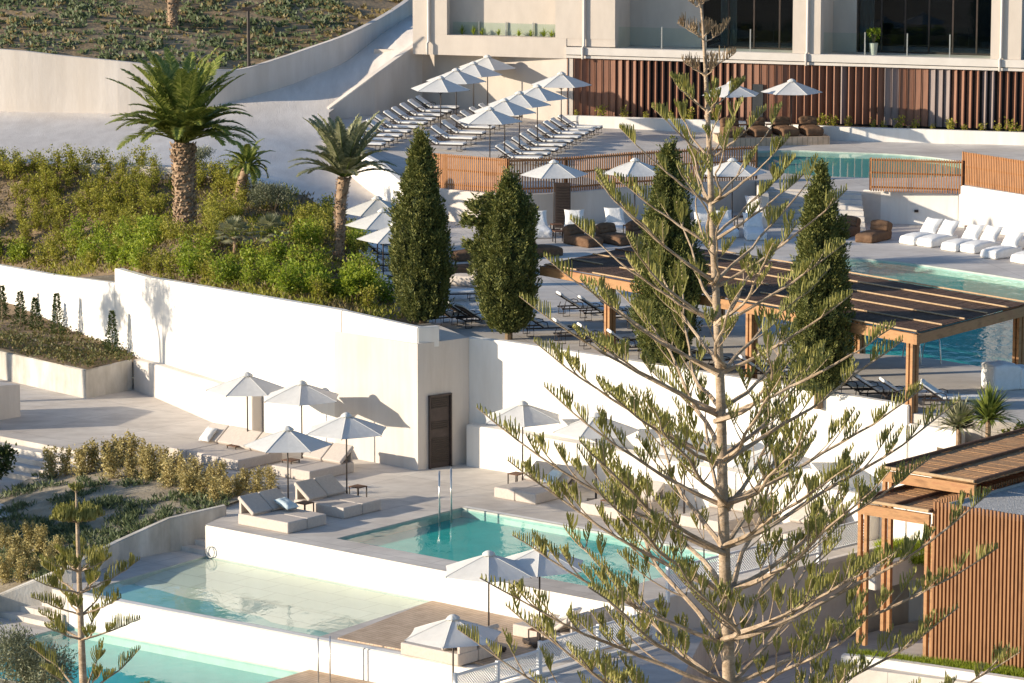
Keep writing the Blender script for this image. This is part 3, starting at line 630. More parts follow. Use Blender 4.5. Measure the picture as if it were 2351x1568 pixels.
bpart('wall', facade_paint, ((uL, 0, ZF-.42), (.0, .4, 9.22)), ((uL, .41, ZF-.40), (.0, 3.0, ZF-.21)), ((uL, 0, 9.223), (o1a, .4, top)), ((o1b, 0, 9.223), (o2a, .4, top)), ((.003, .02, ZF+.16), (o2a, .4, 9.222)))
for q0b, q1b in ((o2b, o3a), (o3b, o4), (o4+7, o4+9)): bpart('pier', facade_paint, ((q0b, 0, ZF+.12), (q1b, .4, top)))
bpart('floor_beam', facade_trim, ((.004, -.12, ZF-.22), (34, .3, ZF+.115)))
bpart('floor_beam', facade_trim, ((.004, -.06, ZF-.38), (34, .25, ZF-.26)))
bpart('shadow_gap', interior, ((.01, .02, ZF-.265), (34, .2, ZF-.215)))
bpart('balcony_floor', floorlow, ((uL+.3, .41, ZF-.2), (34, 9, ZF)))
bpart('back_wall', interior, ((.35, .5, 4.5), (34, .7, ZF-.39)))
bpart('wall', facade_paint, ((o1a-.4, .85, ZF+.01), (o1b+.5, 1.1, top)))
bpart('planter_box', facade_paint, ((o1a, .41, ZF), (o1b, .84, 9.2)))
g2, g3 = U(1580, 10), U(1940, 10)
bpart('balcony_wall', facade_paint, ((o2a-.3, 2.6, ZF+.01), (g2-.05, 2.9, top)), ((o2a-.35, .41, ZF), (o2a-.02, 2.59, top)))
bpart('balcony_wall', facade_paint, ((o3a-.3, 2.6, ZF+.01), (g3-.05, 2.9, top)), ((o3a-.35, .41, ZF), (o3a-.02, 2.59, top)))
bpart('balcony_wall', facade_paint, ((o2b+.02, .41, ZF), (o2b+.4, 7, top))); bpart('balcony_wall', facade_paint, ((o3b+.02, .41, ZF), (o3b+.4, 7, top)))
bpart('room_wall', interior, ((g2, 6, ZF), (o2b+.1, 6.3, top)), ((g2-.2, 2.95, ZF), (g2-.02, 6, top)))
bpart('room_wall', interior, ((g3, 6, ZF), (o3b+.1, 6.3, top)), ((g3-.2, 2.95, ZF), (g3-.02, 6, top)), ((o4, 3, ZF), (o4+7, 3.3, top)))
def glazing(a, c, m, y):
    wd_ = bpart('window', metal, ((a, y-.05, ZF+.01), (c, y+.05, ZF+.09)), *[((a+(c-a)*i/m-.035, y-.05, ZF+.09), (a+(c-a)*i/m+.035, y+.05, top)) for i in range(m+1)])
    pn = MB(); pn.bb((a, y-.012, ZF+.09), (c, y+.012, top)); pn.build('pane', pane, wd_)
    for o in (wd_,): KIDS.pop(o.name, None)
glazing(g2, o2b-.05, 4, 2.7); glazing(g3, o3b-.05, 6, 2.7)
def drape(a, c, y):
    b = MB(); n = 40; vs = []
    for i in range(n+1):
        x = a+(c-a)*i/n; yy = y+.06*math.sin(i*1.9)
        vs += [(x, yy, ZF+.03), (x, yy, top)]
    b.add(vs, [(2*i, 2*i+2, 2*i+3, 2*i+1) for i in range(n)]); b.build('curtain', curtain, hb, smooth=True)
drape(U(1618, 10), U(1655, 10), 2.9); drape(g3+.05, U(1975, 10), 2.9); drape(U(1790, 10), U(1815, 10), 2.95)
for a, c, y in [(o1a, o1b, .78), (o2a, o2b, .5), (o3a, o3b, .5), (o4, o4+7, .5)]:
    r = bpart('balcony_railing', railglass, ((a+.03, y-.01, ZF+.08), (c-.03, y+.01, ZF+1.05)))
    ps = MB()
    for i in range(1, 4): ps.box((a+(c-a)*i/4, y, ZF+.55), (.05, .05, 1.1))
    ps.bb((a+.03, y-.04, ZF+.01), (c-.03, y+.04, ZF+.075)); ps.build('rail_post', steel, hb)
for px in (985, 1342, 1855, 2300):
    u = U(px, 10); b = MB(); zb = (ZF-.4)
    b.tube([(u, -.09, top), (u, -.09, ZF+.2), (u-.03, -.19, ZF+.1), (u-.03, -.19, zb)], .06, 8); b.build('drain_pipe', facade_trim, hb, smooth=True)
# fins of the screen
fu0, fu1 = .05, U(2420, 7); i = 0; u = fu0+.1; sp_ = .335
fm = {}
while u < fu1 and i < 98:
    ph = u/14.6*2*math.pi; an = R(52)*math.sin(ph+2.4)+R(rnd.uniform(-5, 5)); zb = 5.32 if u < 12 else 5.75
    b = MB(); M = Matrix.Rotation(an, 3, 'Z'); b.box((0, 0, 0), (.30, .045, ZF-.40-zb), M=M)
    for q in (-1, 1): b.box(M @ Vector((q*.135, -.035, 0)), (.03, .03, ZF-.40-zb), M=M)
    o = b.build('fin', finc2 if noise.noise(Vector((u*.9, 2, 1))) > .28 else finc, hb); o.location = (u, .12, (zb+ZF-.40)/2); u += sp_; i += 1
o = bpart('doorway', interior, ((U(1728, 7), -.02, 5.3), (U(1752, 7), .05, 7.4)))
# low white planter wall in front of the fins
pwp = [PU(1300, 290), PU(1500, 292), PU(1640, 296), PU(1880, 334), PU(2060, 338), PU(2200, 336), PU(2500, 342)]
pwp = [FA+fu*.1-fin*.7, FA+fu*5-fin*.7, FA+fu*9-fin*.75, FA+fu*11-fin*1.2, FA+fu*13.5-fin*1.6, FA+fu*17-fin*1.4, FA+fu*28-fin*1.2]
strip_wall('planter_wall', 'long low white planter wall at the foot of the fin screen', spline([Vector((q.x, q.y, 0)) for q in pwp], 3), 5.78, 4.9, .3, plaster_white)
b = MB(); pp = [FA+fu*.1-fin*.6, FA+fu*9-fin*.7, FA+fu*13.5-fin*1.4, FA+fu*28-fin*1.1, FA+fu*28, FA+fu*.1]
b.prism([(q.x, q.y) for q in pp], 5.0, 5.66); struct(b.build('planter_soil', soil))

# ================================================================== FENCES, PERGOLAS, SLATTED HUT
def slat_fence(label, pts, zb, zt, pitch=.095, wdt=.055, mat=wood, rails=True):
    pts = [Vector((q[0], q[1], 0)) for q in pts]; mid = pts[len(pts)//2]
    t = thing('slat_fence', label, 'fence', (mid.x, mid.y, zb[0] if hasattr(zb, '__len__') else zb))
    seg = [(pts[i], pts[i+1]) for i in range(len(pts)-1)]; tot = sum((c-a).length for a, c in seg)
    zB = zb if hasattr(zb, '__len__') else [zb]*len(pts); zT_ = zt if hasattr(zt, '__len__') else [zt]*len(pts)
    b = MB(); r = MB(); pm = MB()
    for i, (a, c) in enumerate(seg):
        L = (c-a).length; d = (c-a)/L; n = int(L/pitch); an = math.atan2(d.y, d.x); nn = Vector((-d.y, d.x, 0))
        for k in range(n):
            f = (k+.5)/n; q = a+(c-a)*f; z0 = zB[i]+(zB[i+1]-zB[i])*f; z1 = zT_[i]+(zT_[i+1]-zT_[i])*f
            z1 += rnd.uniform(-.008, .008)
            b.box((q.x, q.y, (z0+z1)/2), (wdt, .035, z1-z0), an+rnd.uniform(-.04, .04))
        for f in (.12, .55, .93):
            p0 = a+nn*.045; p1 = c+nn*.045; h0 = zB[i]+(zT_[i]-zB[i])*f; h1 = zB[i+1]+(zT_[i+1]-zB[i+1])*f
            r.bar((p0.x, p0.y, h0), (p1.x, p1.y, h1), .045, .07)
        for q, k in ((a, i), (c, i+1)): pm.box((q.x+nn.x*.1, q.y+nn.y*.1, (zB[k]+zT_[k])/2), (.08, .08, zT_[k]-zB[k]-.05), an)
    b.build('slat_panel', mat, t, world=True); r.build('rail', mat, t, world=True); pm.build('post', wooddark, t, world=True)
    return t
za, zt_ = Z2+.03, Z2+1.42
slat_fence('sunlit warm wood slat fence behind the left cypress', [P(938, 424, Z2), P(1020, 434, Z2), P(1165, 446, Z2)], za, [zt_-.05, zt_, zt_])
slat_fence('see through wood slat fence curving behind the three middle parasols', [P(1166, 446, Z2), P(1300, 442, Z2), P(1450, 429, Z2), P(1600, 420, Z2), P(1738, 414, Z2)], za, zt_, .105, .045)
slat_fence('wood slat fence above the white wall with the small light', [P(1997, 440, Z2+.05), P(2210, 447, Z2+.05)], Z2+.08, Z2+1.42, .10, .05)
slat_fence('taller wood slat fence at the right edge above the white loungers', [w2[1]+Vector((.1, 0, 0)), w2[3]+Vector((0, .1, 0)), w2[4]], Z2+.45, Z2+1.75, .1, .055)
b = MB(); q = P(1292, 470, Z1); q = P(1292, 523, Z1)
scr = thing('screen_panel', 'tall black louvred panel against the curved wall behind the white bean loungers', 'panel', q)
b.box((q.x, q.y, Z1+.9), (.62, .06, 1.8)); b.build('panel', doorm, scr, world=True)
b = MB()
for k in range(14): b.box((q.x, q.y-.045, Z1+.2+.11*k), (.54, .03, .05))
b.build('louver', metal, scr, world=True)
# dark reed pergola
def quadpt(Q, u, v): return Q[0]*(1-u)*(1-v)+Q[1]*u*(1-v)+Q[2]*u*v+Q[3]*(1-u)*v
zr = zr_p = 6.3; pF, pL = P(2105, 768, zr), P(1246, 612, zr); pB = P(1510, 558, zr); Q = [pL, pF, pF+(pB-pL), pB]
pg = thing('pergola', 'large dark reed roofed timber pergola on the middle terrace', 'pergola', (pF.x, pF.y, Z1))
b = MB()
for k in range(120):
    u0 = k/120; a = quadpt(Q, u0+.004, .01); c = quadpt(Q, u0+.004, .99); b.bar(a+Vector((0, 0, .05+rnd.uniform(0, .012))), c+Vector((0, 0, .05+rnd.uniform(0, .012))), .12, .03)
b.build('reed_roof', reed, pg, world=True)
for v in (.0, .22, .42, .62, .82, 1.0):
    for s0, s1 in ((.0, .10), (.14, .5), (.53, 1.0)):
        b = MB(); a = quadpt(Q, s0+rnd.uniform(0, .015), v)+Vector((0, 0, .10)); c = quadpt(Q, s1, v)+Vector((0, 0, .10)); b.tube([a, (a+c)/2, c], .026, 8)
        b.build('bamboo_pole', bamboo if s1-s0 > .2 or v < .5 else wooddark, pg, world=True, smooth=False)
for a, c, e in ((0, 1, .08), (1, 2, .1), (2, 3, .1), (3, 0, .08)):
    b = MB(); d = (Q[c]-Q[a]).normalized(); b.bar(Q[a]-d*e+Vector((0, 0, -.14)), Q[c]+d*e+Vector((0, 0, -.14)), .12, .30); b.build('beam', woodbeam, pg, world=True)
for (u, v) in [(.985, .02), (.19, .02), (.58, .02), (.985, .98), (.19, .98), (.58, .98)]:
    q = quadpt(Q, u, v); b = MB(); an = math.atan2((pF-pL).y, (pF-pL).x); M = Matrix.Rotation(an, 3, 'Z'); h = zr-.29-Z1
    zb = Z1-.3
    for dx, dy in ((-.085, -.085), (.085, -.085), (-.085, .085), (.085, .085)): b.box(Vector((q.x, q.y, (zr-.29+zb)/2))+M @ Vector((dx, dy, 0)), (.10, .10, zr-.29-zb), an)
    b.box((q.x, q.y, (zr-.29+zb)/2), (.2, .07, zr-.29-zb-.02), an); b.build('post', woodbeam, pg, world=True)
# warm reed pergola and slatted hut on the right
hz_ = -.3; hx = P(2138, 1510, hz_); ht = Zr(hx.x, hx.y, 1150)
hut = thing('slat_hut', 'tall hut clad in vertical wooden slats with a flat gravel roof', 'hut', hx)
b = MB(); hc = [hx+E1*.15+E2*.1, hx+E1*6-E2*0+E2*.1, hx+E1*6+E2*5, hx+E1*.15+E2*5]
b.prism([(q.x, q.y) for q in hc], hz_-.1, ht-.22); b.build('wall', wooddark, hut, world=True)
b = MB(); hg = [q for q in hc]; b.prism([(q.x, q.y) for q in hg], ht-.21, ht-.13); b.build('gravel_roof', gravel, hut, world=True)
b = MB()
for k in range(50):
    q = hx+E1*(.03+.118*k); b.box((q.x, q.y, (ht+hz_)/2+rnd.uniform(-.01, .01)), (.058, .07, ht-hz_), A1)
for k in range(1, 42):
    q = hx+E2*(.118*k)+E1*0; b.box((q.x, q.y, (ht+hz_)/2), (.045, .06, ht-hz_), A2)
b.build('slat_cladding', wood_brown, hut, world=True)
b = MB(); b.bar(hx+E2*.2+Vector((.2, 0, 0))+E1*.12+Vector((0, 0, ht-hz_-.1)), hx+E2*5+E1*.12+Vector((.2, 0, ht-hz_-.1)), .05, .08); b.build('roof_flashing', steel, hut, world=True)
def reed_pergola(label, pl, depth, width, zr, zb):
    t = thing('reed_pergola', label, 'pergola', (pl.x, pl.y, zb))
    QQ = [pl, pl+E1*width, pl+E1*width+E2*depth, pl+E2*depth]; QQ = [Vector((q.x, q.y, zr)) for q in QQ]
    b = MB(); n = int(depth/.09)
    for k in range(n):
        a = quadpt(QQ, -.02, (k+.5)/n); c = quadpt(QQ, 1.02, (k+.5)/n); b.bar(a+Vector((0, 0, .05+rnd.uniform(-.012, .012))), c+Vector((0, 0, .05+rnd.uniform(-.012, .012))), .085, .025)
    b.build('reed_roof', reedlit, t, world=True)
    for u in (.0, .5, 1.0):
        b = MB(); b.bar(quadpt(QQ, u, 0)+Vector((0, 0, .11)), quadpt(QQ, u, 1)+Vector((0, 0, .11)), .07, .08); b.build('batten', wooddark, t, world=True)
    b = MB(); b.bar(QQ[0]+Vector((0, 0, -.14)), QQ[1]+Vector((0, 0, -.14)), .1, .28); b.build('beam', woodbeam, t, world=True)
    b = MB(); b.tube([QQ[0]+Vector((0, 0, .1))-E2*.05, QQ[1]+Vector((0, 0, .1))-E2*.05], .045, 8); b.build('bamboo_pole', bamboo, t, world=True)
    for u, v in ((.03, .02), (.97, .02), (.03, .5), (.97, .5)):
        q = quadpt(QQ, u, v); b = MB()
        for s in (-.1, .1): b.box((q.x+E1.x*s, q.y+E1.y*s, (zr-.28+zb)/2), (.1, .12, zr-.28-zb), A1)
        b.build('post', woodbeam, t, world=True)
    return t
ph_ = Vector((hx.x, hx.y, 0))-E1*2.35-E2*.1
reed_pergola('lower red brown reed pergola joined to the slatted hut', ph_, 7.4, 2.3, ht-.36, hz_-.02)
z2r = ht+.22; ph2 = P(2026, 1080, z2r); reed_pergola('upper red brown reed pergola behind the slatted hut', ph2, 7.6, 3.0, z2r, hz_-.02)
# lattice railings
def lattice(label, a, c, zb, h, panels, hgt_cloth=.45):
    a = Vector(a); c = Vector(c); t = thing('lattice_railing', label, 'railing', (a.x, a.y, zb)); d = (c-a).normalized(); L = (c-a).length; an = math.atan2(d.y, d.x)
    for k in range(panels+1):
        q = a+d*L*k/panels; b = MB(); b.box((q.x, q.y, zb+h/2), (.09, .09, h), an); b.build('post', whitemetal, t, world=True)
    for z in (h-.06, .3):
        b = MB(); b.bar((a.x, a.y, zb+z), (c.x, c.y, zb+z), .05, .06); b.build('rail', whitemetal, t, world=True)
    b = MB(); z0, z1 = zb+.34, zb+h-.1; hh = z1-z0; k = -hh
    while k < L:
        for s in (1, -1):
            p0 = max(0, k); p1 = min(L, k+hh)
            if p1-p0 > .03:
                h0 = p0-k; h1 = p1-k
                if s < 0: h0, h1 = hh-h0, hh-h1
                b.bar(a+d*p0+Vector((0, 0, z0+h0-a.z)), a+d*p1+Vector((0, 0, z0+h1-a.z)), .012, .02)
        k += .085
    b.build('lattice_panel', whitemetal, t, world=True)
ff = Vector((0, 0, 0)); r0 = P(1237, 1556, -1.0)
lattice('white lattice railing beside the timber deck near the bottom edge', Vector((r0.x, r0.y, 0))-E2*3.4, Vector((r0.x, r0.y, 0)), -1.05, .85, 2)
lattice('white lattice railing of the timber deck right of the bamboo coloured daybeds', Vector((r0.x, r0.y, 0))+E2*.05, Vector((r0.x, r0.y, 0))+E2*5.0, -1.0, 1.0, 2)
strip_wall('deck_kerb', 'narrow white kerb under the lattice railing of the timber deck', [Vector((r0.x, r0.y, 0))-E2*4+E1*.12, Vector((r0.x, r0.y, 0))+E2*5.6+E1*.12], -.88, -3, .24, plaster_white)
q0_ = P(1601, 1366, .12); q1_ = P(1857, 1306, .12); vv = E1*-.11
lattice('white lattice railing on the shaded deck side wall', Vector((q0_.x, q0_.y, 0))+vv-E2*1.2, Vector((q1_.x, q1_.y, 0))+vv+E2*3, .12, 1.0, 4)
bw_ = [P(1500, 1500, -2.2), P(1990, 1512, -2.2), P(2351, 1566, -2.2)]
strip_wall('front_wall', 'low white wall along the bottom right edge', [P(1930, 1522, hz_), P(1990, 1526, hz_), P(2351, 1580, hz_), P(2700, 1640, hz_)], hz_+.2, -6, .3, plaster_white)
strip_wall('inner_wall', 'low pinkish wall inside the pergola passage', [P(2010, 1340, hz_), P(2140, 1305, hz_)], hz_+.5, hz_-.2, .3, plaster)
htp = [P(1930, 1524, hz_)+Vector((0, -.2, 0)), P(2351, 1582, hz_), Vector((26, 98, 0)), Vector((26, 110, 0)), P(1935, 1524, hz_)+E2*8.5]
sheet('hut_terrace', htp, floorlow, lambda x, y: hz_-.02, 2, skirt=-3, smooth=False)

# ================================================================== PARASOLS
def make_umbrella(zap=2.78, base='plate'):
    t = thing('parasol', 'x', 'parasol')
    b = MB(); b.tube([(0, 0, .05), (0, 0, zap-.12)], .024, 8); b.build('pole', metal, t, smooth=True)
    b = MB(); Rr = 1.36; hh = .50; n = 6; m = 6; vs = []
    for i in range(m+1):
        f = i/m; z = zap-.05-hh*(f*.93+.07*f*f)
        for k in range(n*4):
            a = 2*math.pi*k/(n*4); seg = (k % 4)/4; a0 = 2*math.pi*(k//4)/n; a1 = a0+2*math.pi/n
            p = Vector((math.cos(a0), math.sin(a0)))*(1-seg)+Vector((math.cos(a1), math.sin(a1)))*seg
            sag = math.sin(seg*math.pi)*.016*f*(1.6-f)*1.6
            vs.append((p.x*Rr*max(f, .012)*(1-(.025*math.sin(seg*math.pi) if i == m else 0)), p.y*Rr*max(f, .012)*(1-(.025*math.sin(seg*math.pi) if i == m else 0)), z-sag))
    N = n*4; fs = [(i*N+k, i*N+(k+1) % N, (i+1)*N+(k+1) % N, (i+1)*N+k) for i in range(m) for k in range(N)]
    b.add(vs, fs); cn = b.build('canopy', umb_cloth, t, fixn=False)
    sm = MB()
    for k in range(6):
        a = 2*math.pi*k/6; sm.tube([(Rr*f*math.cos(a), Rr*f*math.sin(a), zap-.043-hh*(f*.93+.07*f*f)) for f in (.04, .35, .7, 1)], .007, 4)
    sm.build('seam', umb_cloth, cn)
    b = MB(); vs = []
    for i, (r, z) in enumerate([(.035, .045), (.10, .02), (.17, -.055), (.185, -.085), (.15, -.07)]):
        for k in range(18): a = 2*math.pi*k/18; rr = r*(1+.13*math.cos(6*a)*(i > 1)); vs.append((rr*math.cos(a), rr*math.sin(a), zap+z+.02*math.cos(6*a+1)*(i > 1)))
    fs = [(i*18+k, i*18+(k+1) % 18, (i+1)*18+(k+1) % 18, (i+1)*18+k) for i in range(4) for k in range(18)]+[tuple(range(18))]
    b.add(vs, fs); b.build('vent_cap', umb_cloth, t, smooth=True)
    for k in range(6):
        a = 2*math.pi*k/6; b = MB(); b.tube([(.03*math.cos(a), .03*math.sin(a), zap-.1), (Rr*.99*math.cos(a), Rr*.99*math.sin(a), zap-.575)], .011, 4); b.tube([(.03*math.cos(a), .03*math.sin(a), zap-.75), (.62*math.cos(a), .62*math.sin(a), zap-.31)], .008, 4); b.build('rib', metal, t)
    b = MB()
    if base == 'plate': b.add(*xf(rbox(.52, .52, .05, .012), (0, 0, .025))); b.tube([(0, 0, .05), (0, 0, .34)], .034, 8)
    else:
        b.add(*xf(rbox(.72, .72, .10, .02), (0, 0, .10))); b.tube([(0, 0, .14), (0, 0, .5)], .04, 8)
        for x in (-.3, .3):
            for y in (-.3, .3): b.tube([(x, y-.03, .04), (x, y+.03, .04)], .04, 8)
    b.build('base', metal, t); return t
UM = make_umbrella(); UM2 = make_umbrella(2.78, 'wheels'); usedU = set()
def umbrella(apx, apy, z, label, group, rot, wheels=False, H=2.78, zf=None):
    src = UM2 if wheels else UM
    if zf:
        zz = z
        for _ in range(8): q = P(apx, apy, zz+H); zz = zf(q.x, q.y)
        z = zz
    q = P(apx, apy, z+H); loc = Vector((q.x, q.y, z))
    if src.name not in usedU:
        usedU.add(src.name); src.location = loc; src.rotation_euler = (0, 0, rot); src['label'] = label; src['group'] = group; o = src
    else: o = dup(src, loc, rot, label, group)
    return o
c2x = lambda x, y: ((800+x/2.936)*.97958, y/2.936*.97958)
ordn = ['first', 'second', 'third', 'fourth', 'fifth', 'sixth', 'seventh', 'eighth', 'ninth', 'tenth', 'eleventh', 'twelfth']
for i, q in enumerate([(683, 528), (790, 474), (910, 428), (1006, 383)]):
    umbrella(*c2x(*q), 5.4, f'white parasol over the left lounger row, {ordn[i]} from the viewer', 'parasols over the upper lounger rows', R(-12+rnd.uniform(-4, 4)), zf=z2f)
for i, q in enumerate([(1022, 742), (1124, 682), (1225, 632), (1349, 587), (1514, 499)]):
    umbrella(*c2x(*q), 5.3, f'white parasol over the middle and right lounger rows, {ordn[i]} from the viewer', 'parasols over the upper lounger rows', R(-10+rnd.uniform(-5, 5)), zf=z2f)
umbrella(1678, 179, 5.3, 'white parasol half hidden by the thin top of the large conifer, above brown bean chairs', 'parasols at the fin screen', R(20), H=2.95, zf=z2f)
umbrella(1818, 174, 5.3, 'white parasol standing clear in front of the fin screen', 'parasols at the fin screen', R(-4), H=2.95, zf=z2f)
for x, l, r_ in [(1272, 'white parasol in front of the see through fence, above the black louvred panel', 8), (1458, 'white parasol in front of the see through fence, behind the conifer branches', 14), (1682, 'white parasol in front of the see through fence, just right of the conifer trunk', 2)]:
    umbrella(x, 349 if x < 1300 else 345, Z1, l, 'parasols by the curved wall', R(r_), H=3.12)
for x, y, l in [(866, 452, 'rearmost'), (879, 481, 'middle'), (908, 512, 'nearest, half hidden by the left cypress')]:
    umbrella(x, y, Z1, f'white parasol beside the slim palm, {l} of that row', 'parasols between slim palm and left cypress', R(10+rnd.uniform(-6, 6)))
for x, y, l, r_ in [(567, 857, 'white parasol against the stepped wall, leftmost on the lower terrace', 3), (692, 876, 'white parasol against the tall wall, second from left on the lower terrace', 30), (660, 981, 'white parasol between the front two double daybeds, nearest the garden steps', 4), (795, 950, 'white parasol on the lower terrace whose shadow falls near the dark door', 26),
                   (1200, 923, 'white parasol right of the dark door', 32), (1369, 950, 'white parasol by the bench wall partly covered by conifer branches', 6), (1572, 985, 'white parasol by the bench wall hidden behind dense conifer branches', 20), (1772, 1022, 'white parasol by the bench wall right of the conifer trunk', 28)]:
    umbrella(x, y, 0, l, 'parasols on the lower terrace', R(r_))
umbrella(1122, 1296, zs+.04, 'white parasol on the timber deck overlapping the bright deck wall', 'parasols on the timber deck', R(30), True, H=2.33+.1)
umbrella(1239, 1254, zs+.04, 'white parasol on the timber deck overlapping the turquoise pool', 'parasols on the timber deck', R(27), True)
umbrella(1040, 1414, zl+.16, 'white parasol nearest the viewer at the bottom edge', 'parasols on the timber deck', R(20), True)

# ================================================================== SUN LOUNGERS
def make_lounger():
    t = thing('sun_lounger', 'x', 'sun lounger')
    b = MB(); a = R(33); hx_ = -.28; bl = .78
    tip = (hx_-bl*math.cos(a), .30+bl*math.sin(a))
    for y in (-.31, .31):
        b.bar((hx_-.6, y, .27), (.98, y, .27), .03, .045); b.bar((hx_, y, .29), (tip[0], y, tip[1]), .03, .04)
        b.tube([(-.12, y, .29), (-.16, y*1.08, .46), (-.30, y*1.08, .50), (-.55, y*1.08, .46), (-.62, y, .30)], .016, 5)
        b.bar((hx_-.55, y, .27), (hx_-.48, y, .43), .02, .02)
    for x in (.97, -.8): b.bar((x, -.31, .27), (x, .31, .27), .03, .04)
    b.bar((tip[0], -.31, tip[1]), (tip[0], .31, tip[1]), .03, .03); b.build('frame', metal, t)
    for x, y in ((.82, -.31), (.82, .31), (-.72, -.31), (-.72, .31)):
        b = MB(); b.tube([(x-.10, y, .26), (x-.12, y, .02), (x+.12, y, .02), (x+.10, y, .26)], .016, 5); b.build('leg', metal, t)
    b = MB(); b.bar((hx_, 0, .30), (tip[0], 0, tip[1]), .56, .012); b.build('sling', sling, t)
    b = MB(); b.add(*xf(rbox(1.24, .60, .075, .025), (.37, 0, .335))); b.build('seat_cushion', white_cloth, t, smooth=False)
    b = MB(); M = RY(a); b.add(*xf(rbox(.80, .60, .07, .025), (hx_-.40*math.cos(a)+.022, 0, .33+.40*math.sin(a)+.012), M)); bc = b.build('back_cushion', white_cloth, t)
    b = MB(); b.add(*xf(rbox(.16, .54, .10, .045, 3), (tip[0]+.06, 0, tip[1]+.03), M)); b.build('head_roll', white_cloth, t, smooth=True)
    return t
LG = make_lounger(); usedL = []
def lounger(loc, ang, label, group):
    if not usedL: usedL.append(1); LG.location = loc; LG.rotation_euler = (0, 0, ang); LG['label'] = label; LG['group'] = group; return LG
    return dup(LG, loc, ang, label, group)
def lrow(foot0, foot1, n, ang, label, group, jit=2.5):
    a = PU(*foot0, .35); c = PU(*foot1, .35)
    for i in range(n):
        q = a+(c-a)*i/(n-1); an = R(ang+rnd.uniform(-jit, jit)); q = Vector((q.x-.98*math.cos(an), q.y-.98*math.sin(an), 0)); q.z = z2f(q.x, q.y)+.005
        lounger(q, an, label % ordn[i], group)
lrow(c2x(800, 742), c2x(292, 985), 10, -16, 'white cushioned lounger in the row along the ramp wall, %s from the back', 'white loungers on the upper terrace')
lrow(c2x(1235, 800), c2x(850, 985), 7, -16, 'white cushioned lounger in the middle row under parasols, %s from the back', 'white loungers on the upper terrace')
lrow(c2x(1788, 875), c2x(1375, 1082), 9, -14, 'white cushioned lounger in the right row behind the see through fence, %s from the back', 'white loungers on the upper terrace')
def L1(px, py): return P(px, py, Z1)
for i, (x, y) in enumerate([(1040, 742), (1078, 740), (1110, 748)]): lounger(L1(x, y), R(28), f'white topped dark lounger between the two left cypresses, {ordn[i]} from left', 'dark loungers on the middle terrace')
for i, (x, y) in enumerate([(1342, 722), (1392, 732), (1445, 742), (1502, 757)]): lounger(L1(x, y), R(14), f'dark framed lounger in the rear row under the reed pergola, {ordn[i]} from left', 'dark loungers on the middle terrace')
for i, (x, y) in enumerate([(1262, 768), (1335, 785), (1393, 797), (1462, 812), (1530, 826)]): lounger(L1(x, y), R(12), f'dark framed lounger by the white wall left of the conifer trunk, {ordn[i]} from left', 'dark loungers on the middle terrace')
for i, (x, y) in enumerate([(1615, 842), (1690, 858), (1765, 872), (1830, 884), (1972, 908), (2032, 918), (2092, 928)]): lounger(L1(x, y), R(8), f'dark framed lounger by the white wall right of the conifer trunk, {ordn[i]} from left', 'dark loungers on the middle terrace')
lounger(L1(2185, 936), R(-10), 'white topped lounger right of the front pergola post', 'dark loungers on the middle terrace')
for i, (x, y) in enumerate([(893, 598), (885, 624), (893, 650), (912, 668), (1030, 690)]): lounger(L1(x, y), R(-25+i*8), f'white lounger fanned out left of the left cypress, {ordn[i]} from the back', 'loungers under the bank')

# ================================================================== DAYBEDS, CUSHIONS, SIDE TABLES
def make_daybed(angle=36):
    t = thing('daybed', 'x', 'daybed'); a = R(angle)
    for k, y in enumerate((-.43, .43)):
        b = MB(); b.add(*xf(rbox(2.1, .845, .34, .04, 3), (0, y, .17))); b.build('mattress', beige_cloth, t)
        b = MB(); b.add(*xf(rbox(.78, .83, .13, .04, 3), (-.68-.05, y, .34+.06+.36*math.sin(a)), RY(a))); bk_ = b.build('backrest', beige_cloth, t)
        b = MB(); b.prism([(-1.04, y-.36), (-.96, y-.36), (-.96, y+.36), (-1.04, y+.36)], .34, .34+.72*math.sin(a)); b.build('support', beige_cloth, bk_)
    return t
DB = make_daybed(); usedD = []
def daybed(nc, head, label):
    """nc: corner of the bed nearest to the viewer; head: direction towards the backrest"""
    d = head.normalized()
    if abs(d.dot(E2)) > .7: c = nc-E1*.86+E2*1.05
    else: c = nc-E1*1.05+E2*.86
    an = math.atan2(-d.y, -d.x)
    if not usedD: usedD.append(1); o = DB; DB.location = c; DB.rotation_euler = (0, 0, an); o['label'] = label; o['group'] = 'beige double daybeds'
    else: o = dup(DB, c, an, label, 'beige double daybeds')
    return c
d1 = daybed(P(470, 1065, .003), E2, 'beige double daybed with a white pillow, leftmost by the golden shrubs')
d2 = daybed(P(547, 1081, .003), E2, 'beige double daybed mostly hidden under the nearest lower parasol')
d3 = daybed(P(712, 1107, .003), E2, 'beige double daybed behind, right of the hidden one, with its back to the tall wall')
d4 = daybed(P(661, 1226, .003), -E1, 'beige double daybed at the deck corner with a pale blue cushion')
d5 = daybed(P(789, 1192, .003), -E1, 'beige double daybed by the pool corner, striped with shadow')
d6 = daybed(P(1230, 1159, .003), E2, 'beige double daybed by the bench wall right of the pool poles')
d7 = daybed(P(1432, 1196, .003), E2, 'beige double daybed at the pool edge behind conifer branches')
d8 = daybed(P(1470, 1140, .003), -E1, 'grey looking daybed seen from behind its backrest near the bench wall')
d8b = daybed(P(1660, 1225, .003), E2, 'beige double daybed right by the conifer trunk')
d8c = daybed(P(1850, 1260, .003), E2, 'beige double daybed right of the conifer trunk on the deck')
zd = zs+.05
d9 = daybed(P(1052, 1531, zd), E1, 'beige double daybed on the timber deck under the nearest parasol')
d10 = daybed(P(1310, 1487, zd), E1, 'beige double daybed on the timber deck beside the lattice railing')
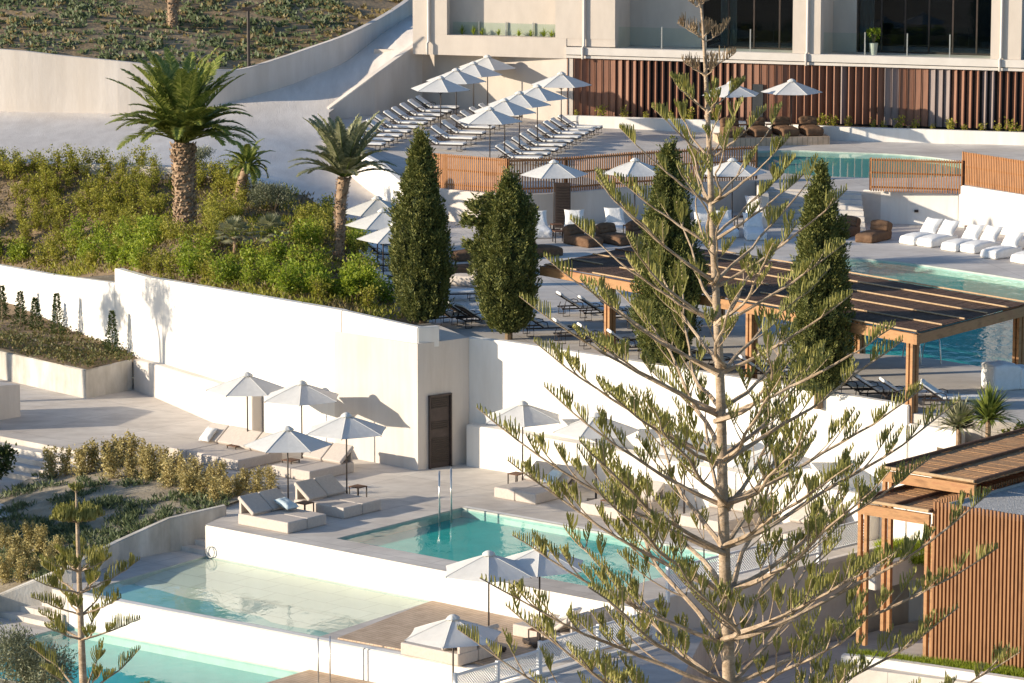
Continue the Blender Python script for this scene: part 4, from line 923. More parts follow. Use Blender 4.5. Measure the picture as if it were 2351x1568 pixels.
def pillow(loc, rz_, tilt, label, mat=None, s=(.62, .45, .16)):
    b = MB(); b.add(*xf(cushion(s[0], s[1], s[2]*1.3, loc[0]), (0, 0, 0), RY(tilt)))
    o = b.build('pillow', mat or white_cloth, 'top', smooth=True); o.location = loc; o.rotation_euler = (0, 0, rz_); return tag(o, label, 'pillow')
def bedpt(c, head, fx, fy, z): d = head.normalized(); s = Vector((d.y, -d.x, 0)); return c+d*fx+s*fy+Vector((0, 0, z))
pillow(bedpt(d1, E2, .42, -.42, .40), A2+R(180), R(40), 'plump white pillow leaning on the leftmost daybed')
bluec = cloth('pale_blue_cloth', (.50, .60, .64), (.58, .67, .70), 0)
pillow(bedpt(d4, -E1, .22, .42, .40), A1, R(18), 'pale blue cushion lying on the deck corner daybed', bluec, (.66, .5, .16))
pillow(bedpt(d6, E2, .35, .4, .42), A2, R(-30), 'pale cushion on the daybed right of the pool poles', bluec)
pillow(bedpt(d9, E1, .15, -.5, .42), A1, R(-35), 'white pillow on the timber deck daybed under the nearest parasol')
pillow(bedpt(d10, E1, .1, -.3, .42), A1, R(-30), 'white pillow on the timber deck daybed beside the lattice railing')
def make_table(h=.45, w_=.42):
    t = thing('side_table', 'x', 'side table'); b = MB(); b.add(*xf(rbox(w_, w_, .03, .006), (0, 0, h-.015))); b.build('table_top', wooddark, t)
    for x in (-1, 1):
        for y in (-1, 1): b = MB(); b.box((x*(w_/2-.02), y*(w_/2-.02), (h-.03)/2), (.03, .03, h-.03)); b.build('leg', metal, t)
    return t
TB = make_table(); usedT = []
def table(loc, label, rz_=A1):
    if not usedT: usedT.append(1); TB.location = loc; TB.rotation_euler = (0, 0, rz_); TB['label'] = label; TB['group'] = 'small dark side tables'; return TB
    return dup(TB, loc, rz_, label, 'small dark side tables')
for x, y, z, l in [(541, 1052, 0, 'small dark side table beside the leftmost daybed'), (700, 1186, 0, 'small dark side table between the two front daybeds'), (822, 1148, 0, 'small dark side table beside the pole of the parasol near the dark door'), (1186, 1118, 0, 'small dark side table by the daybed right of the pool poles'), (668, 1086, 0, 'small dark side table half hidden behind the nearest lower parasol pole'), (1236, 1480, zd, 'small brown side table on the timber deck'), (1400, 1180, 0, 'small dark side table by the pool edge daybed')]:
    table(P(x, y, z), l)
# ---- soft bean loungers
def softbox(sx, sy, sz, seed):
    vs, fs = rbox(sx, sy, sz, .075, 3); bm = bmesh.new(); V = [bm.verts.new(q) for q in vs]
    for f in fs: bm.faces.new([V[i] for i in f])
    bmesh.ops.subdivide_edges(bm, edges=[e for e in bm.edges if e.calc_length() > .2], cuts=9, use_grid_fill=True)
    for q in bm.verts:
        x, y = q.co.x/sx*2, q.co.y/sy*2; up = q.co.z > 0
        q.co += Vector(noise.noise_vector(q.co*4.5+Vector((seed, 2, 1))))*.022+Vector(noise.noise_vector(q.co*11+Vector((seed, 5, 1))))*.009
        if up: q.co.z += .05*(1-x*x)*(1-y*y)-.05*max(0, x)**2
    bm.verts.index_update(); r_ = [q.co.copy() for q in bm.verts], [tuple(v.index for v in f.verts) for f in bm.faces]; bm.free(); return r_
def make_bean(mat, seed, kind='lounge'):
    t = thing('bean_lounger', 'x', 'bean lounger'); b = MB()
    if kind == 'cube':
        b.add(*xf(softbox(.95, .9, .78, seed), (0, 0, .39))); b.build('body', mat, t, smooth=True).data.set_sharp_from_angle(angle=R(50)); return t
    b.add(*xf(softbox(1.55, .80, .36, seed), (.1, 0, .18))); b.build('seat', mat, t, smooth=True).data.set_sharp_from_angle(angle=R(50))
    b = MB()
    if kind == 'lounge': b.add(*xf(cushion(.78, .80, .30, seed), (-.52, 0, .60), RY(R(50))))
    else: b.add(*xf(softbox(.42, .80, .40, seed+4), (-.50, 0, .50), RY(R(-22))))
    b.build('backrest', mat, t, smooth=True); return t
BN = {'w': make_bean(white_cloth, 1), 'b': make_bean(brown_cloth, 5, 'low'), 'c': make_bean(white_cloth, 9, 'cube'), 'g': make_bean(beige_cloth, 12)}; usedB = set()
def bean(k, loc, deg, label, group=None, sc=None):
    s = BN[k]
    if k not in usedB:
        usedB.add(k); s.location = loc; s.rotation_euler = (0, 0, R(deg)); s['label'] = label
        if group: s['group'] = group
        if sc: s.scale = sc
        return s
    o = dup(s, loc, R(deg), label, group, scale=sc); 
    if not sc: o.scale = (1, 1, 1)
    return o
WG, BG = 'soft white bean loungers', 'soft brown bean loungers'
for x, y, l in [(2116, 557, 'leftmost of the group at the pool'), (2156, 562, 'second of the group at the pool'), (2212, 572, 'third of the group at the pool'), (2254, 576, 'fourth of the group at the pool'), (2303, 589, 'fifth of the group, lying flat looking and grey'), (2372, 600, 'cut by the right frame edge')]:
    bean('w', P(x, y, Z1), 222, f'white bean lounger below the right wall, {l}', WG)
bean('w', P(2356, 566, Z1), 215, 'soft white bean lounger behind the pool group at the right frame edge', WG)
for x, y, l in [(1238, 541, 'white bean lounger in shade left of the black louvred panel'), (1318, 539, 'white bean lounger right of the black louvred panel'), (1415, 534, 'white bean lounger against the curved wall behind brown ones'), (1620, 532, 'white bean lounger close left of the conifer trunk'), (1665, 540, 'white bean lounger close right of the conifer trunk'), (1732, 546, 'white bean lounger near the foot of the terrace steps'), (1612, 500, 'white bean lounger tucked against the curved wall by the trunk'), (1740, 505, 'white bean lounger against the wall left of the terrace steps')]:
    bean('w', P(x, y, Z1), 275+rnd.uniform(-8, 8), l, WG)
for x, y, l in [(1335, 562, 'brown bean lounger in front of the white ones, leftmost'), (1408, 558, 'brown bean lounger in front of the white ones, middle'), (1480, 552, 'brown bean lounger beside the third cypress')]:
    bean('b', P(x, y, Z1), -52, l, BG)
bean('b', P(2008, 552, Z1), 235, 'brown bean lounger right of the fourth cypress, fully visible', BG); bean('b', P(1938, 542, Z1), 240, 'brown bean lounger half hidden by the fourth cypress', BG)
bean('b', P(1092, 596, Z1), 200, 'brown bean lounger between the two left cypresses', BG); bean('b', P(1236, 588, Z1), 30, 'brown bean lounger peeking out right of the second cypress', BG)
bean('b', P(1070, 632, Z1), 190, 'brown bean lounger low beside the left cypress', BG)
bean('g', P(1078, 655, Z1), 150, 'beige upright bean bag between the two left cypresses')
bean('c', P(2298, 892, Z1), 20, 'white cube shaped pouf beside the pool under the pergola'); bean('c', P(2345, 890, Z1), 40, 'white pouf half hidden by the right pergola post', None, (.7, .7, .85))
for x, y, l in [(1283, 556, 'dark side table left of the brown loungers'), (1372, 548, 'dark side table between the two left brown loungers'), (1445, 543, 'dark side table between the right brown loungers'), (1278, 540, 'dark side table between the two rear white loungers'), (1570, 505, 'dark side table left of the trunk by the curved wall'), (1700, 522, 'dark side table between white loungers near the steps'), (2230, 545, 'dark side table behind the white pool loungers')]:
    table(P(x, y, Z1), l, R(15))
# brown chairs on the platform at the screen
pA, pC = PU(1660, 336), PU(1905, 331); pdir = (pC-pA); pdir.z = 0; pdir.normalize(); pn = Vector((-pdir.y, pdir.x, 0)); Lp = (pC-pA).length
plat = thing('timber_platform', 'low timber platform carrying four brown bean chairs at the fin screen', 'platform', (pA+pC)/2)
zp = Z2+.12
b = MB(); b.prism([(q.x, q.y) for q in [pA, pC, pC+pn*2.1, pA+pn*2.1]], zp-.2, zp+.25); b.build('deck', plank, plat, world=True)
for i in range(4):
    q = pA+pdir*(Lp*(.13+.245*i))+pn*.95; q.z = zp+.255
    bean('b', q, -72+rnd.uniform(-8, 8), f'brown bean chair on the timber platform, {ordn[i]} from left', 'brown bean chairs on the platform', (.9, 1.0, 1.02))
for i in range(3):
    q = pA+pdir*(Lp*(.255+.245*i))+pn*1.3; q.z = zp+.255; table(q, f'dark side table on the timber platform, {ordn[i]} from left', math.atan2(pdir.y, pdir.x))

# ================================================================== POOL FITTINGS, LAMPS
def poles(label, name, pts, z, h, r=.022):
    t = thing(name, label, 'pool pole', P(*pts[0], z))
    for q in pts: a = P(*q, z); b = MB(); b.tube([a-Vector((0, 0, .3)), a+Vector((0, 0, h))], r, 8); b.build('pole', steel, t, world=True, smooth=True)
poles('pair of tall thin steel shower poles at the pool corner', 'shower_pole', [(1009, 1186), (1036, 1178)], 0, 1.42, .03)
poles('pair of thin steel poles on the overflow wall of the lowest pool', 'steel_pole', [(731, 1566), (758, 1562)], zl+.2, 1.25)
t = thing('pool_handrail', 'pair of curved steel handrails at the pool under the pergola', 'handrail', P(2140, 830, Z1))
for px in (2112, 2158):
    q = P(px, 836, Z1); b = MB(); b.tube(spline([q+Vector((.03, -.05, -.1)), q+Vector((0, 0, .5)), q+Vector((-.05, .25, .85)), q+Vector((-.25, 1.0, .8)), q+Vector((-.4, 1.3, .2)), q+Vector((-.4, 1.35, -.5))], 5), .022, 7); b.build('rail', steel, t, world=True, smooth=True)
q = deckc+E1*.28-E2*.06+Vector((0, 0, zs+.16)); b = MB(); b.tube([q+E1*(.17*math.cos(a*math.pi/12))+Vector((0, 0, .17*math.sin(a*math.pi/12))) for a in range(25)], .02, 6, cap=False)
tag(b.build('metal_hoop', surf('hoop_grey', (.42, .42, .40), (.5, .5, .48), 5, .5), smooth=True), 'grey hoop on the bright deck wall at the shallow pool corner', 'hoop')
t = thing('floodlight_pole', 'dark floodlight pole rising behind the boundary wall on the hillside', 'lamp post', P(567, 165, 8.0))
base = Vector((bwx[30].x+.2, bwx[30].y+.6, bz[30]-.4)); t.location = base; tz = Zr(base.x, base.y, 18)
b = MB(); b.tube([base-Vector((0, 0, .6)), Vector((base.x, base.y, tz))], [.09, .07], 8); b.build('pole', metal, t, world=True)
b = MB(); b.box((base.x-.05, base.y, tz-.05), (.45, .15, .14)); b.bar((base.x-.15, base.y, tz-.1), (base.x+.75, base.y-.1, tz+.3), .06, .06); b.bar((base.x, base.y, tz), (base.x-1.3, base.y, tz-.35), .035, .035); b.build('lamp_arm', metal, t, world=True)
for (px, py), nm in [((2103, 484), 'small dark wall light on the white wall below the right slatted fence')]:
    q = P(px, py, Z1+.5); a, c = w2[0], w2[1]; f = .56; q = a+(c-a)*f; b = MB(); b.box((q.x, q.y-.05, Zr(q.x, q.y, py)), (.16, .08, .10)); tag(b.build('wall_light', metal), nm, 'wall light')

# ================================================================== PLANTS
def blob(b, c, rad, n, L, W, seed, up=.35, gap=.0, shell=.55):
    """leaf-sized faces through an uneven crown volume, clumped, with gaps"""
    rg_ = random.Random(seed); cl = []
    for i in range(max(4, n//26)):
        d = Vector((rg_.gauss(0, 1), rg_.gauss(0, 1), rg_.gauss(0, 1))).normalized(); r = shell+(1-shell)*rg_.random()
        k = .82+.3*noise.noise(d*1.7+Vector((seed*.37, 0, 0)))
        cl.append((Vector((d.x*rad[0]*r*k, d.y*rad[1]*r*k, d.z*rad[2]*r*k)), d))
    for i in range(n):
        p, d0 = cl[rg_.randrange(len(cl))]; sg = .17
        q = Vector(c)+p+Vector((rg_.gauss(0, sg)*rad[0], rg_.gauss(0, sg)*rad[1], rg_.gauss(0, sg)*rad[2]))
        d = (d0*.6+Vector((rg_.gauss(0, .7), rg_.gauss(0, .7), rg_.gauss(0, .7)+up))).normalized()
        s_ = rg_.uniform(.6, 1.25); b.leaf(q, d, Vector((rg_.gauss(0, 1), rg_.gauss(0, 1), rg_.gauss(0, 1))), L*s_, W*s_)
def shrub(name, mat, h, r, n, L, W, seed, stems=5, form='round'):
    t = thing(name, 'x', 'shrub'); b = MB(); s = MB(); rg_ = random.Random(seed)
    for k in range(stems):
        a = rg_.uniform(0, 6.28); rr = r*rg_.uniform(.1, .7); hh = h*rg_.uniform(.65, 1.0)
        tip = Vector((rr*math.cos(a), rr*math.sin(a), hh)); mid = Vector((tip.x*.4, tip.y*.4, hh*.5))
        s.tube([(rr*.1*math.cos(a), rr*.1*math.sin(a), -.1), mid, tip], [.012, .009, .004], 4)
        m = n//stems
        for j in range(m):
            f = rg_.uniform(.22 if form == 'round' else .05, 1.08); base = mid*(2*f)*(f < .5)+(mid+(tip-mid)*(2*f-1))*(f >= .5)
            sp = r*(.42 if form == 'round' else .5*(1.1-f)+.08)
            q = base+Vector((rg_.gauss(0, sp*.6), rg_.gauss(0, sp*.6), rg_.gauss(0, .06)))
            d = Vector((rg_.gauss(0, .7), rg_.gauss(0, .7), rg_.uniform(-.1, 1))).normalized(); z_ = rg_.uniform(.6, 1.3)
            b.leaf(q, d, Vector((rg_.gauss(0, 1), rg_.gauss(0, 1), rg_.gauss(0, 1))), L*z_, W*z_)
    b.build('foliage', mat, t, fixn=False); s.build('stem', stem, t); return t
protos = {}
def plant(key, loc, label, cat, group, sc, rot=None, idx=0):
    o = protos[key][idx % len(protos[key])]
    if not o.get('used'): o['used'] = 1; o.location = loc; o.rotation_euler = (0, 0, rot or rnd.uniform(0, 6.28)); o.scale = (sc,)*3; o['label'] = label; o['category'] = cat
    else: o = dup(o, loc, rot or rnd.uniform(0, 6.28), label, None, scale=(sc*rnd.uniform(.9, 1.1), sc*rnd.uniform(.9, 1.1), sc)); o['category'] = cat
    if group: o['group'] = group
    return o
protos['g'] = [shrub('bank_shrub', L_shrub, .95, .5, 420, .105, .06, 20+i, 6) for i in range(4)]
protos['b'] = [shrub('bank_shrub', L_shrubb, 1.05, .55, 560, .115, .065, 40+i, 6) for i in range(3)]
protos['y'] = [shrub('golden_shrub', L_gold, 1.05, .52, 980, .095, .06, 60+i, 5, 'cone') for i in range(4)]
protos['s'] = [shrub('small_shrub', L_shrub, .55, .3, 130, .10, .06, 80+i, 4) for i in range(3)]
def inpoly(x, y, poly):
    c = False
    for i in range(len(poly)):
        a = poly[i]; q = poly[i-1]
        if (a[1] > y) != (q[1] > y) and x < (q[0]-a[0])*(y-a[1])/(q[1]-a[1])+a[0]: c = not c
    return c
bank = front+back[::-1]; prj = lambda q: (1175.5+FPX*q.x/(q.y*cp-(q.z-HC)*sp), 784-FPX*(q.y*sp+(q.z-HC)*cp)/(q.y*cp-(q.z-HC)*sp))
cnt = 0; tries = 0; used_pts = []; nb = 0
frontpx = [(-60, 590), (0, 612), (225, 636), (400, 655), (600, 684), (800, 716), (905, 735)]
while cnt < 295 and tries < 60000:
    tries += 1; q = Vector((rnd.uniform(-21.5, -3), rnd.uniform(124, 161), 0)); q.z = bf(q.x, q.y); px, py = prj(q)
    if not (-40 < px < 895 and 360 < py < 745): continue
    yl = 612
    for (x0, y0), (x1, y1) in zip(frontpx, frontpx[1:]):
        if x0 <= px <= x1: yl = y0+(y1-y0)*(px-x0)/(x1-x0)
    if py > yl-4: continue
    if not inpoly(q.x, q.y, bank): continue
    bright = py > yl-88 or (px > 660 and py > 575)
    if bright and nb >= 140: continue
    nb += bright
    if any((q.x-a)**2+(q.y-c)**2 < (.36 if bright else .50)**2 for a, c in used_pts): continue
    if not bright and noise.noise(Vector((q.x*.55, q.y*.35, 4))) < -.12: continue
    if 370 < px < 480 and 440 < py < 560 or 740 < px < 800 and py > 540 or 555 < px < 705 and 395 < py < 515 or 490 < px < 680 and 515 < py < 612: continue
    used_pts.append((q.x, q.y)); cnt += 1
    if bright and rnd.random() < .42: plant('g', q, 'olive green shrub mixed among the bright ones along the top of the tall white wall', 'shrub', 'olive shrubs above the tall wall', rnd.uniform(.7, 1.05), idx=rnd.randrange(4))
    elif bright: plant('b', q, 'bright green leafy shrub crowded along the top of the tall white wall', 'shrub', 'bright shrubs above the tall wall', rnd.uniform(.75, 1.15), idx=rnd.randrange(3))
    else: plant('g', q, 'yellow green shrub scattered over the bank around the palms', 'shrub', 'scattered shrubs on the bank', rnd.uniform(.6, 1.0), idx=rnd.randrange(4))
b = MB(); dg = MB()
for i in range(15000):
    q = Vector((rnd.uniform(-21.5, -3), rnd.uniform(124, 161), 0)); q.z = bf(q.x, q.y)
    if not inpoly(q.x, q.y, bank): continue
    T_ = b if noise.noise(Vector((q.x*.8, q.y*.6, 9))) > -.05 else dg
    if T_ is dg and rnd.random() < .35: continue
    h = rnd.uniform(.12, .45)
    for j in range(6): T_.leaf(q+Vector((rnd.gauss(0, .12), rnd.gauss(0, .12), rnd.uniform(0, h*.5))), Vector((rnd.gauss(0, .5), rnd.gauss(0, .5), 1)).normalized(), Vector((rnd.gauss(0, 1), rnd.gauss(0, 1), .2)), h*.5, .055)
struct(b.build('ground_cover', L_shrub, fixn=False), 'stuff'); struct(dg.build('dry_ground_cover', L_dry, fixn=False), 'stuff')
# golden shrubs on the lower garden
gp = [(118, 1098), (150, 1090), (185, 1092), (215, 1080), (245, 1072), (275, 1066), (305, 1066), (330, 1075), (352, 1082), (255, 1100), (300, 1098), (340, 1104), (375, 1090), (398, 1098), (420, 1104), (385, 1118), (430, 1120), (452, 1112), (478, 1118), (462, 1140), (500, 1124), (520, 1142), (492, 1152), (545, 1138), (560, 1125), (590, 1138), (622, 1126), (430, 1140)]
def PG(px, py):
    z = -.2
    for _ in range(8): q = P(px, py, z); z = .5*z+.5*gz(q.x, q.y)
    return Vector((q.x, q.y, z))
for i, (x, y) in enumerate(gp): plant('y', PG(x, y), 'golden leaved upright shrub in the row behind the beige daybeds', 'shrub', 'golden shrubs on the lower garden', rnd.uniform(.72, 1.0) if i < 16 else rnd.uniform(.62, .85), idx=rnd.randrange(4))
for i, (x, y) in enumerate([(15, 1262), (40, 1285), (62, 1300), (25, 1315), (75, 1322), (110, 1300), (48, 1335), (10, 1340), (95, 1275), (130, 1282), (70, 1258)]): plant('y', PG(x, y), 'golden leaved shrub by the garden wall at the left edge', 'shrub', 'golden shrubs by the garden wall', rnd.uniform(.6, .85), idx=rnd.randrange(4))
b = MB()
for i in range(1700):
    px, py = rnd.uniform(-20, 520), rnd.uniform(1090, 1330); q = PG(px, py)
    if not inpoly(q.x, q.y, gout): continue
    if noise.noise(Vector((q.x*.9, q.y*.7, 2)))+(.30 if py > 1190 else .05) < .06: continue
    h = rnd.uniform(.12, .30)
    for j in range(12): b.leaf(q+Vector((rnd.gauss(0, .12), rnd.gauss(0, .12), 0)), Vector((rnd.gauss(0, .6), rnd.gauss(0, .6), .9)).normalized(), Vector((rnd.gauss(0, 1), rnd.gauss(0, 1), .2)), h, .05)
struct(b.build('ground_cover', L_blue, fixn=False), 'stuff')
# shrubs along the fin screen
for i, (x, y) in enumerate([(1330, 285), (1385, 286), (1440, 287), (1490, 288), (1545, 288), (1590, 290), (1640, 292), (1885, 292), (1900, 297), (1925, 299), (1958, 297), (2015, 302), (2038, 304), (2075, 305), (2110, 305), (2150, 306), (2190, 305), (2222, 306), (2262, 307), (2300, 308), (2330, 306), (2349, 309)]):
    u = U(x, 6); q = FA+fu*u-fin*(.45 if u < 9 else .9); q.z = 5.66
    plant('s', q, 'small green shrub planted at the foot of the terracotta fin screen', 'shrub', 'shrubs along the fin screen', rnd.uniform(.6, 1.15), idx=rnd.randrange(3))
# ---- tapered young shrubs in the raised planter and cover
for i, (px, py, h) in enumerate([(5, 738, 1.35), (48, 752, 1.35), (82, 760, 1.25), (132, 772, 1.6), (258, 812, 1.55)]):
    q = P(px, py, 1.12); t = thing('tapered_shrub', f'slim tapered young conifer in the raised planter, {ordn[i]} from left', 'shrub', q, 0, 'tapered shrubs in the planter'); b = MB(); rg_ = random.Random(i)
    for k in range(900):
        f = rg_.random()**1.25; rr = (.42*(1-f)**1.1+.06)*(.7+.5*noise.noise(Vector((f*6, i, k % 5)))) ; a = rg_.uniform(0, 6.28); r = rr*rg_.uniform(.2, 1)
        b.leaf(Vector((r*math.cos(a), r*math.sin(a), f*h)), Vector((math.cos(a)*.8, math.sin(a)*.8, rg_.uniform(0, .9))).normalized(), Vector((rg_.gauss(0, 1), rg_.gauss(0, 1), 1)), .11, .045)
    b.build('foliage', L_dark, t, fixn=False); s = MB(); s.tube([(0, 0, -.1), (0, 0, h*.9)], [.02, .006], 5); s.build('stem', stem, t)
b = MB()
for i in range(900):
    px, py = rnd.uniform(-20, 300), rnd.uniform(735, 845); q = P(px, py, 1.08)
    if not inpoly(q.x, q.y, [pl, pa, pb, pc, *pbk[::-1]]): continue
    h = rnd.uniform(.15, .42)
    for j in range(10): b.leaf(q+Vector((rnd.gauss(0, .13), rnd.gauss(0, .13), rnd.uniform(0, h*.6))), Vector((rnd.gauss(0, .7), rnd.gauss(0, .7), .7)).normalized(), Vector((rnd.gauss(0, 1), rnd.gauss(0, 1), .2)), .12, .06)
struct(b.build('planter_cover', leafm('planter_leaf', [(0, (.05, .07, .02)), (.5, (.12, .13, .04)), (1, (.24, .18, .07))], .2), fixn=False), 'stuff')
# ---- palms
def frond(b, s, base, az, el0, L, droop, width, nl, seed, thick=.03):
    rg_ = random.Random(seed); pts = []; p = Vector(base); el = el0; n = 14; side = Vector((-math.sin(az), math.cos(az), 0))
    for i in range(n+1):
        pts.append(p.copy()); d = Vector((math.cos(az)*math.cos(el), math.sin(az)*math.cos(el), math.sin(el))); p = p+d*(L/n); el -= droop/n*(.4+1.2*i/n)
    s.tube(pts, [thick*(1-.85*i/n) for i in range(n+1)], 4)
    for i in range(nl):
        f = .12+.88*(i+.5)/nl; k = min(n-1, int(f*n)); g = f*n-k; q = pts[k]*(1-g)+pts[k+1]*g; t = (pts[k+1]-pts[k]).normalized(); up = side.cross(t).normalized()
        if up.z < 0: up = -up
        ll = width*(math.sin(math.pi*min(1, f*.86+.14))**.7*.9+.1)*rg_.uniform(.85, 1.1)
        for sg in (-1, 1):
            d = (side*sg*.72+t*.66+up*(.30+rg_.uniform(-.12, .12))+Vector((0, 0, -.12))).normalized(); m_ = q+d*ll*.5; e_ = q+d*ll+Vector((0, 0, -.13*ll)); wv = t*.038
            b.add([q-wv*.5, q+wv*.5, m_+wv, m_-wv], [(0, 1, 2, 3)]); b.add([m_-wv, m_+wv, e_], [(0, 1, 2)])
def palm(name, label, base, pts, rad, nf, L, mat, seed, el=(75, -25), width=.42, bootn=500, bs=.14, droop=1.5, nl=44):
    t = thing(name, label, 'palm tree', base); rg_ = random.Random(seed); pts = spline([Vector(q) for q in pts], 6); n = len(pts)
    rr = [rad[0]+(rad[1]-rad[0])*i/(n-1)+(.06 if i > n-5 else 0)*rad[0] for i in range(n)]
    b = MB(); b.tube([pts[0]-Vector((0, 0, .3))]+pts, [rr[0]*1.1]+rr, 14); tr = b.build('trunk', palmbark, t, smooth=True)
    b = MB()
    for k in range(bootn):
        f = rg_.random(); i = min(n-2, int(f*(n-1))); g = f*(n-1)-i; c = pts[i]*(1-g)+pts[i+1]*g; a = k*2.39996; r = rr[i]*(1-g)+rr[i+1]*g
        o = Vector((math.cos(a), math.sin(a), 0)); d = (o*.75+Vector((0, 0, .8))).normalized(); sd = Vector((-math.sin(a), math.cos(a), 0)); q = c+o*r*.9; s_ = bs*rg_.uniform(.7, 1.2)
        b.add([q-sd*s_*.5, q+sd*s_*.5, q+d*s_+sd*s_*.2, q+d*s_-sd*s_*.2, q+o*s_*.35+d*s_*.5], [(0, 1, 4), (1, 2, 4), (2, 3, 4), (3, 0, 4)])
    b.build('leaf_base', boots, tr, fixn=False)
    tip = pts[-1]; b = MB(); s = MB()
    for k in range(nf):
        f = (k+.5)/nf; e = R(el[0]+(el[1]-el[0])*f**.9+rg_.uniform(-7, 7)); az = k*2.39996+rg_.uniform(-.25, .25)
        frond(b, s, tip+Vector((.1*math.cos(az), .1*math.sin(az), .05)), az, e, L*rg_.uniform(.85, 1.1)*(1.14 if f < .45 else .93), droop*(.75+.5*rg_.random())*(.62 if f < .45 else 1), width, nl, seed*100+k)
    cr = b.build('crown', mat, t, fixn=False); s.build('frond_stem', L_palm, cr); return t
q = PB(425, 538); ztop = Zr(q.x, q.y, 330)-q.z
palm('date_palm', 'large thick trunked date palm standing on the planted bank', q, [(0, 0, 0), (.0, 0, ztop*.5), (-.03, 0, ztop)], (.35, .40), 70, 3.15, L_palm, 3, (90, 26), .56, 620, .18, 1.35, 74)
q = PB(776, 603); z1 = Zr(q.x, q.y, 408)-q.z; x1 = (792-776)/64
palm('date_palm', 'slim leaning palm with greyish fronds at the right end of the bank', q, [(0, 0, 0), (.10, 0, z1*.35), (.12, 0, z1*.7), (x1, 0, z1)], (.15, .22), 38, 2.15, L_palmg, 5, (88, 22), .40, 330, .11, 1.05, 56)
q = PB(551, 462); z1 = Zr(q.x, q.y, 382)-q.z
palm('date_palm', 'small young palm behind the round grey bush on the bank', q, [(0, 0, 0), (.05, 0, z1*.5), (.30, 0, z1)], (.22, .14), 24, 1.05, L_palm, 8, (84, -10), .26, 90, .11, 1.9, 30)
q = Vector((P(397, 60, 11).x, 196, 0)); 
for _ in range(1): q = P(397, 62, 10); q.z = 0
yy = 176
while yy < 215 and Zr((397-1175.5)/FPX*yy*1.0, yy, 66) > hs((397-1175.5)/FPX*yy, yy): yy += .25
q = Vector(((397-1175.5)/FPX*(yy*cp-(9-HC)*sp), yy, hs((397-1175.5)/FPX*yy, yy)))
palm('date_palm', 'palm trunk on the brown hillside cut by the top of the frame', q, [(0, 0, 0), (0, 0, 2), (.05, 0, 4.4)], (.24, .24), 30, 2.4, L_palmg, 11, (80, -20), .4, 200, .16)
def fanpalm(loc, label, h, r, seed):
    t = thing('fan_palm', label, 'palm', loc, 0, None); b = MB(); s = MB(); rg_ = random.Random(seed); m = MB(); m.tube([(0, 0, -.2), (.04, 0, h*.6), (0, 0, h)], [.09, .08, .1], 8); m.build('trunk', palmbark, t)
    for k in range(30):
        az = k*2.4; el = R(85-105*(k/30)+rg_.uniform(-8, 8)); d = Vector((math.cos(az)*math.cos(el), math.sin(az)*math.cos(el), math.sin(el))); e = Vector((0, 0, h))+d*r*.55; s.tube([(0, 0, h), e], [.012, .006], 4)
        sd = Vector((-math.sin(az), math.cos(az), 0)); up = sd.cross(d)
        for j in range(15):
            a = R(-75+150*j/14); dd = (d*math.cos(a)+sd*math.sin(a)+up*.12-Vector((0, 0, .15))).normalized(); b.leaf(e, dd, up+dd*.1, r*.5*rg_.uniform(.85, 1.1), .045)
    b.build('crown', L_palmg, t, fixn=False); s.build('leaf_stalk', L_palm, t); return t
fanpalm(PB(538, 590), 'small fan palm on the bank, left of the pair below the round grey bush', .75, .78, 1)
fanpalm(PB(622, 588), 'small fan palm on the bank, right of the pair below the round grey bush', .85, .75, 2)
# ---- bushes and broad trees
def bush(name, label, loc, rad, n, L, W, mat, seed, trunk=.4, cat='bush', lob=4):
    t = thing(name, label, cat, loc); b = MB(); rg_ = random.Random(seed)
    cc = Vector((0, 0, trunk+rad[2]*.85))
    for k in range(lob):
        a = k*2.4+seed; f = .5; blob(b, cc+Vector((math.cos(a)*rad[0]*f, math.sin(a)*rad[1]*f, rg_.uniform(-.35, .45)*rad[2])), tuple(v*.62 for v in rad), n//lob, L, W, seed*7+k)
    b.build('foliage', mat, t, fixn=False); s = MB()
    for k in range(5):
        a = k*1.3; s.tube([(0, 0, -.15), (math.cos(a)*rad[0]*.15, math.sin(a)*rad[1]*.15, trunk+.2*rad[2]), (math.cos(a)*rad[0]*.55, math.sin(a)*rad[1]*.55, trunk+rad[2]*1.1)], [.05*rad[0]+.01, .035*rad[0]+.008, .01], 6)
    s.build('trunk', stem, t); return t
bush('olive_bush', 'round grey green olive bush on the bank right of the big palm', PB(630, 487), (.98, .9, .72), 5200, .10, .028, L_olive, 3, .1)
bush('olive_bush', 'small olive bush peeking out behind the big palm trunk', PB(445, 402), (.85, .7, .5), 2200, .10, .028, L_olive, 5, .3)
bush('leafy_bush', 'bright green bush at the right end of the bank by the fanned loungers', PB(815, 700), (.75, .7, .7), 2600, .12, .07, L_shrubb, 6, .15)
bush('leafy_bush', 'bright green bush above the wall beside the left cypress', PB(745, 690), (.8, .6, .5), 2200, .12, .07, L_shrubb, 8, .1)
bush('olive_tree', 'grey green olive tree in the bottom left corner', Vector((-12.7, 102, -2.5)), (1.3, 1.2, 1.25), 11000, .12, .032, L_olive, 9, .75, 'tree')
bush('dark_tree', 'dark green tree crown touching the left edge above the garden', Vector((P(-32, 1130, -.9).x, P(-32, 1130, -.9).y, -.9)), (.95, .9, .95), 5200, .13, .07, L_dark, 10, .25, 'tree')
bush('climbing_shrub', 'leafy green shrub right of the two yuccas', Vector((14.35, 110.5, 2.7)), (.75, .6, .7), 4200, .12, .07, L_shrubb, 12, .0)
bush('climbing_shrub', 'sprawling green shrub behind the yuccas at the right edge', Vector((14.9, 111.2, 2.8)), (.9, .7, .7), 3000, .12, .07, L_shrub, 13, .0)
